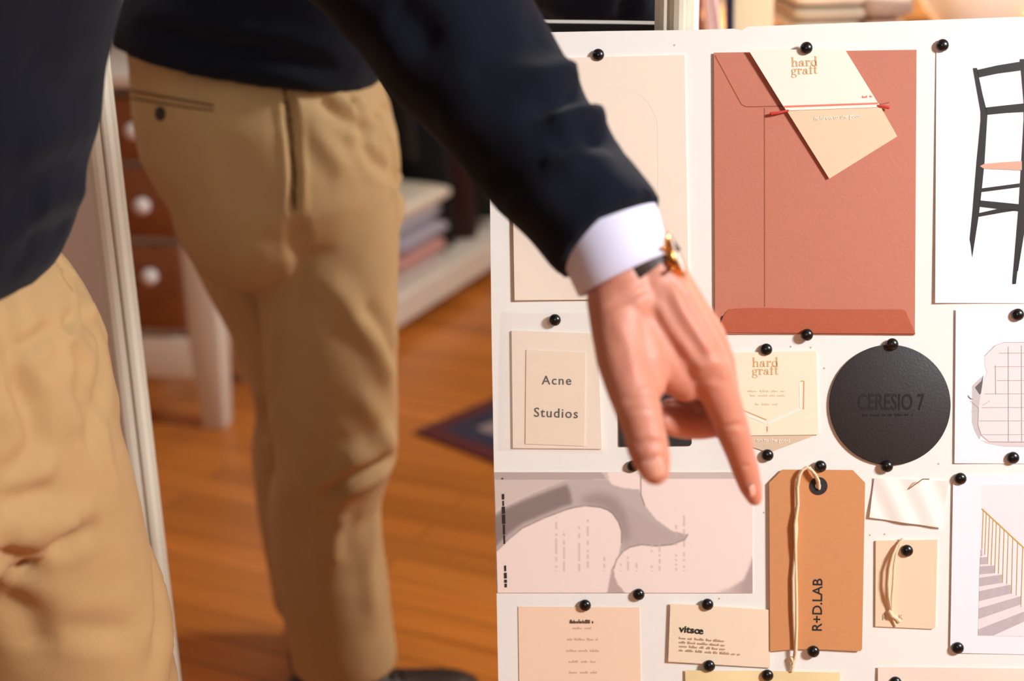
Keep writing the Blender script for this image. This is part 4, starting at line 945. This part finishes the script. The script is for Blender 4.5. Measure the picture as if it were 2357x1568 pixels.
# middle, ring and little finger curled into the palm
g.tube([A_(1648, 845, 1.076), A_(1662, 900, 1.086), A_(1660, 955, 1.096), A_(1644, 975, 1.100)], [.0148, .0132, .0118, .0112], 20)
g.tube([A_(1644, 975, 1.100), A_(1612, 982, 1.098), A_(1575, 982, 1.090), A_(1545, 976, 1.082), A_(1528, 968, 1.076)], [.0112, .0104, .0100, .0096, .0080], 20)
g.tube([A_(1630, 850, 1.096), A_(1640, 900, 1.106), A_(1628, 950, 1.114), A_(1590, 965, 1.114), A_(1552, 962, 1.104), A_(1530, 955, 1.096)], [.0142, .0125, .0112, .0104, .0098, .0082], 20)
g.tube([A_(1600, 860, 1.114), A_(1606, 905, 1.120), A_(1592, 935, 1.124), A_(1560, 940, 1.122), A_(1538, 938, 1.114)], [.0125, .0108, .0098, .0090, .0072], 20)
hand = remesh(g, .0019, 7, .5)
HF = [([(1400, 700), (1440, 690), (1490, 660)], .003, -.0012, False), ([(1545, 660), (1575, 720), (1620, 790), (1645, 830)], .0035, .0016, False), ([(1505, 690), (1545, 760), (1600, 830)], .0035, .0014, False),
      ([(1438, 925), (1480, 918), (1515, 922)], .0028, -.0014, False), ([(1440, 945), (1480, 940), (1518, 942)], .0022, -.0010, False), ([(1455, 1022), (1490, 1016), (1532, 1020)], .0022, -.0013, False), ([(1460, 1034), (1495, 1029), (1535, 1032)], .0018, -.0009, False),
      ([(1655, 985), (1690, 978), (1715, 980)], .0022, -.0011, False), ([(1690, 1078), (1715, 1072), (1730, 1074)], .0018, -.0009, False), ([(1600, 845), (1640, 835), (1672, 838)], .004, .0016, False), ([(1600, 880), (1640, 872), (1675, 880)], .003, -.001, False),
      ([(1420, 740), (1450, 800), (1460, 870)], .004, .0008, False), ([(1530, 640), (1560, 655), (1590, 690)], .0022, -.0008, False)]
folds(hand, HF)
# ---- the rest of the body under the clothes, head and right hand
g = G()
hips = Vector((-.53, 1.08, .95)); chest = Vector((-.40, 1.02, 1.28)); neck = Vector((-.29, .97, 1.50)); 
g.tube([hips, hips.lerp(chest, .5), chest, neck-Vector((.03, -.01, .06))], [.108, .105, .12, .06], 28, flat=(FU, .8))
g.tube([neck-Vector((.04, -.015, .06)), neck, neck+Vector((.04, -.018, .07))], [.056, .054, .055], 24)
for leg in (LEGL, list(map(right_leg, LEGL))):
    g.tube([tuple(hips.lerp(Vector((leg[4][1], leg[4][2], .88)), .4)), (leg[4][1], leg[4][2], .70), (leg[8][1], leg[8][2], .48), (leg[12][1], leg[12][2], .30), (leg[-1][1]-.01, leg[-1][2], .10), (leg[-1][1]-.01, leg[-1][2], .07)], [.078, .07, .052, .050, .036, .034], 20)
g.tube([chest+Vector((0, 0, .08)), shL, elL, cuL, at(1430, 600, 1.05)], [.06, .050, .040, .031, .027], 20)
g.tube([chest+Vector((0, 0, .08)), shR, elR, cuR, cuR+Vector((0, 0, -.04))], [.06, .050, .040, .030, .026], 20)
hd = neck + Vector((.085, -.035, .175)); hf = Vector((.72, -.20, -.62)).normalized()   # he looks down at the board
hf = Vector((.86, -.15, -.45)).normalized(); hl = Vector((.17, .98, 0)).normalized(); hl = (hl-hf*hl.dot(hf)).normalized(); hu = hf.cross(hl).normalized()
if hu.z < 0: hu = -hu
HM = Matrix((hf, hl, hu)).transposed()
def hp(f_, l_, u_): return hd + HM @ Vector((f_, l_, u_))
g.ball(hp(-.008, 0, .025), (.098, .076, .095), 32, HM); g.ball(hp(.022, 0, -.045), (.070, .058, .068), 28, HM); g.ball(hp(.055, 0, -.092), (.028, .030, .022), 20, HM)
g.ball(hp(.078, 0, .036), (.020, .052, .012), 20, HM); g.ball(hp(.066, .036, -.022), (.022, .020, .017), 16, HM); g.ball(hp(.066, -.036, -.022), (.022, .020, .017), 16, HM)
g.tube([hp(.090, 0, .020), hp(.102, 0, -.005), hp(.112, 0, -.026)], [.009, .011, .0135], 16); g.ball(hp(.100, .012, -.030), (.010, .008, .008), 12, HM); g.ball(hp(.100, -.012, -.030), (.010, .008, .008), 12, HM)
g.ball(hp(.088, 0, -.062), (.013, .024, .011), 16, HM)
for s_ in (1, -1):
    g.ball(hp(-.004, s_*.078, -.006), (.017, .008, .031), 16, HM); g.ball(hp(-.010, s_*.074, -.024), (.010, .008, .014), 12, HM)
g.tube([neck+Vector((.0, 0, .02)), hp(-.02, 0, -.06)], [.056, .058], 24)
body = remesh(g, .0055, 4, .5)
# right hand, relaxed, fingers slightly curled
g = G(); wr = cuR+Vector((0, 0, -.035)); dr_ = Vector((.08, -.02, -1)).normalized(); sd = Vector((.25, .95, .05)); sd = (sd-dr_*sd.dot(dr_)).normalized(); pn = dr_.cross(sd).normalized()
if pn.dot(FU) > 0: pn = -pn
def rh(a, b, c): return wr + dr_*a + sd*b + pn*c
g.tube([rh(-.02, 0, 0), rh(.03, 0, 0)], [.026, .025], 20)
for b0, ln, r_ in ((.030, .070, .0095), (.010, .078, .0100), (-.010, .072, .0095), (-.028, .056, .0082)):
    g.tube([rh(.02, b0*.45, 0), rh(.095, b0, 0)], [.018, .0135], 16)
    g.tube([rh(.095, b0, 0), rh(.095+ln*.45, b0*1.05, .006), rh(.095+ln*.78, b0*1.02, .022), rh(.095+ln*.95, b0, .038)], [r_*1.1, r_, r_*.9, r_*.72], 14)
g.tube([rh(.025, .020, .004), rh(.055, .044, .012), rh(.085, .055, .020), rh(.108, .056, .026)], [.017, .0135, .011, .0085], 14)
rhand = remesh(g, .0026, 4, .5)
bm = bmesh.new()
for mm in (body, hand, rhand): bm.from_mesh(mm)
me = bpy.data.meshes.new('body'); bm.to_mesh(me); bm.free(); me.materials.append(M_skin)
for p in me.polygons: p.use_smooth = True
bod = link('body', me, None, man)
# nails
ht = bvh(hand)
def nail(px, py, along, wid, ln, nm, dirn=None):
    h, nn = hit(ht, px, py, False)
    if h is None: return
    if dirn is not None: nn = (nn*.45+dirn*.55).normalized()
    al = (along-nn*along.dot(nn)).normalized(); ac = nn.cross(al); g = G(); rows = []
    for j in range(9):
        v = -1+2*j/8; row = []
        for i in range(9):
            u_ = -1+2*i/8; tap = 1-.18*max(0, v)**2
            row.append(h + al*(v*ln/2) + ac*(u_*wid/2*tap*sqrt(max(.0, 1-.25*v**4))) + nn*(.0010-.0024*u_*u_-.0007*v*v))
        rows.append(row)
    g.rings(rows, cap=False, closed=False); o = g.build(nm, M_nail, bod, smooth=True); so = o.modifiers.new('s', 'SOLIDIFY'); so.thickness = .0012
nail(1503, 1079, (A_(1512, 1098, 1.012)-A_(1492, 1040, 1.008)), .0150, .0150, 'thumb_nail')
nail(1735, 1128, (A_(1740, 1150, 1.10)-A_(1722, 1095, 1.09)), .0095, .011, 'index_nail', (CR*.9+CU*.25))
# face details and hair
for s_ in (1, -1):
    g = G(); g.ball(hp(.0705, s_*.031, .010), .0118, 18, HM); e = g.build('eye', M_eye, bod, smooth=True)
    g = G(); g.ball(hp(.0785, s_*.031, .008), (.0042, .0055, .0055), 14, HM); g.build('iris', M_iris, e, smooth=True)
    g = G(); g.tube([hp(.088, s_*.016, .034), hp(.089, s_*.034, .039), hp(.077, s_*.052, .034)], [.0035, .0042, .0025], 8); g.build('eyebrow', M_hair, bod, smooth=True)
g = G(); g.tube([hp(.093, -.022, -.062), hp(.101, 0, -.059), hp(.093, .022, -.062)], [.003, .0052, .003], 10); g.tube([hp(.092, -.018, -.068), hp(.099, 0, -.069), hp(.092, .018, -.068)], [.003, .0052, .003], 10); g.build('lips', M_lip, bod, smooth=True)
g = G(); g.ball(hp(-.018, 0, .040), (.100, .084, .096), 28, HM); g.ball(hp(.035, .01, .096), (.056, .058, .026), 20, HM); g.ball(hp(-.065, 0, -.010), (.052, .070, .075), 20, HM); hm = remesh(g, .006, 3)
wrinkle(hm, .006, 30, 2); hair = link('hair', hm, M_hair, man)
# cut the hair away from the face
bm = bmesh.new(); bm.from_mesh(hm); dl = [v for v in bm.verts if ((v.co-hd).dot(hf) > .045+.35*max(0, (v.co-hd).dot(hu)-.05) and (v.co-hd).dot(hu) < .070)]; bmesh.ops.delete(bm, geom=dl, context='VERTS'); bm.to_mesh(hm); bm.free()

# ---- wrist watch
wc = at(1466, 616, 1.054); 
up2 = (CR*.93+CU*.33).normalized(); ax2 = (CR*.60-CU*.80-CF*.05).normalized()
wt = empty('wrist_watch', wc); wt.parent = man; wt.matrix_parent_inverse = parent_world(man).inverted(); wt['label'] = 'gold wrist watch on a dark brown leather strap'
g = G(); rs = []
for e_, th in ((-.009, 0), (-.009, .0022), (.009, .0022), (.009, 0), (-.009, 0)):
    rs.append(ringat(wc+ax2*e_, ax2, .0318+th, .0290+th, CR*.8+CU*.55))
g.rings(rs, cap=False); g.build('strap', M_strap, wt, smooth=False)
cc = at(1551, 590, 1.040); cn = (CR*.90+CU*.34-CF*.25).normalized(); qq = cn.to_track_quat('Z', 'Y').to_matrix()
cy_ = lambda prf: [[cc + qq @ Vector((r*cos(2*pi*k/36), r*sin(2*pi*k/36), z)) for k in range(36)] for r, z in prf]
g = G(); g.rings(cy_(((.0145, -.0045), (.0165, -.0035), (.0172, 0), (.0168, .0022), (.0155, .0034), (.0142, .0036), (.0140, .0028)))); cs_ = g.build('watch_case', M_wgold, wt, smooth=True)
g = G(); g.rings(cy_(((.0139, .0028), (.0139, .0031)))); g.build('dial', M_dial, cs_)
g = G(); sxd = (ax2-cn*ax2.dot(cn)).normalized(); syd = cn.cross(sxd)
for a_ in (1, -1):
    for b_ in (1, -1):
        g.tube([cc+syd*(a_*.012)+sxd*(b_*.007), cc+syd*(a_*.0195)+sxd*(b_*.0085)-cn*.003], [.0018, .0016], 8)
g.build('lugs', M_wgold, cs_, smooth=True)
g = G(); g.tube([cc+sxd*.0165, cc+sxd*.0205], [.0024, .0026], 12, ends=False); g.build('crown', M_wgold, cs_, smooth=True)

# ---- shoes
def shoe(cx_, cy_, yaw, nm):
    f_ = Vector((cos(yaw), sin(yaw), 0)); l_ = Vector((-f_.y, f_.x, 0)); g = G(); o0 = Vector((cx_, cy_, 0))
    rs = []
    for a, wd_, top_, bt in ((-.095, .026, .070, .014), (-.085, .034, .092, .012), (-.05, .037, .100, .012), (-.01, .037, .098, .012), (.04, .038, .080, .011), (.09, .044, .062, .010), (.14, .047, .052, .010), (.18, .042, .045, .012), (.205, .028, .036, .014), (.214, .012, .026, .017)):
        rs.append([o0+f_*a+l_*(wd_*math.copysign(abs(cos(t))**.7, cos(t)))+Vector((0, 0, bt+(top_-bt)*(.5+.5*math.copysign(abs(sin(t))**.8, sin(t))))) for t in np.linspace(0, 2*pi, 25)[:-1]])
    g.rings(rs); up = g.build(nm, M_shoe, man, smooth=True); up.modifiers.new('s', 'SUBSURF').levels = 1; up.modifiers['s'].render_levels = 1
    g = G(); rs = [[o0+f_*a+l_*(wd_*c_)+Vector((0, 0, z)) for a, wd_, c_ in [(-.10, .02, 1), (-.06, .038, 1), (.03, .040, 1), (.12, .050, 1), (.18, .046, 1), (.215, .022, 1), (.215, .022, -1), (.18, .046, -1), (.12, .050, -1), (.03, .040, -1), (-.06, .038, -1), (-.10, .02, -1)]] for z in (.001, .016)]
    g.rings(rs); g.build('sole', M_sole, up)
    g = G()
    for k in range(4): a = .035+k*.018; z = .083-k*.0065; g.tube([o0+f_*a-l_*.018+Vector((0, 0, z-.002)), o0+f_*a+Vector((0, 0, z+.004)), o0+f_*a+l_*.018+Vector((0, 0, z-.002))], .002, 6)
    g.build('laces', M_sole, up, smooth=True)
rl = right_leg(LEGL[-1])
shoe(LEGL[-1][1]+.0, LEGL[-1][2], radians(-40), 'shoe'); shoe(rl[1]+.0, rl[2], radians(-100), 'shoe')
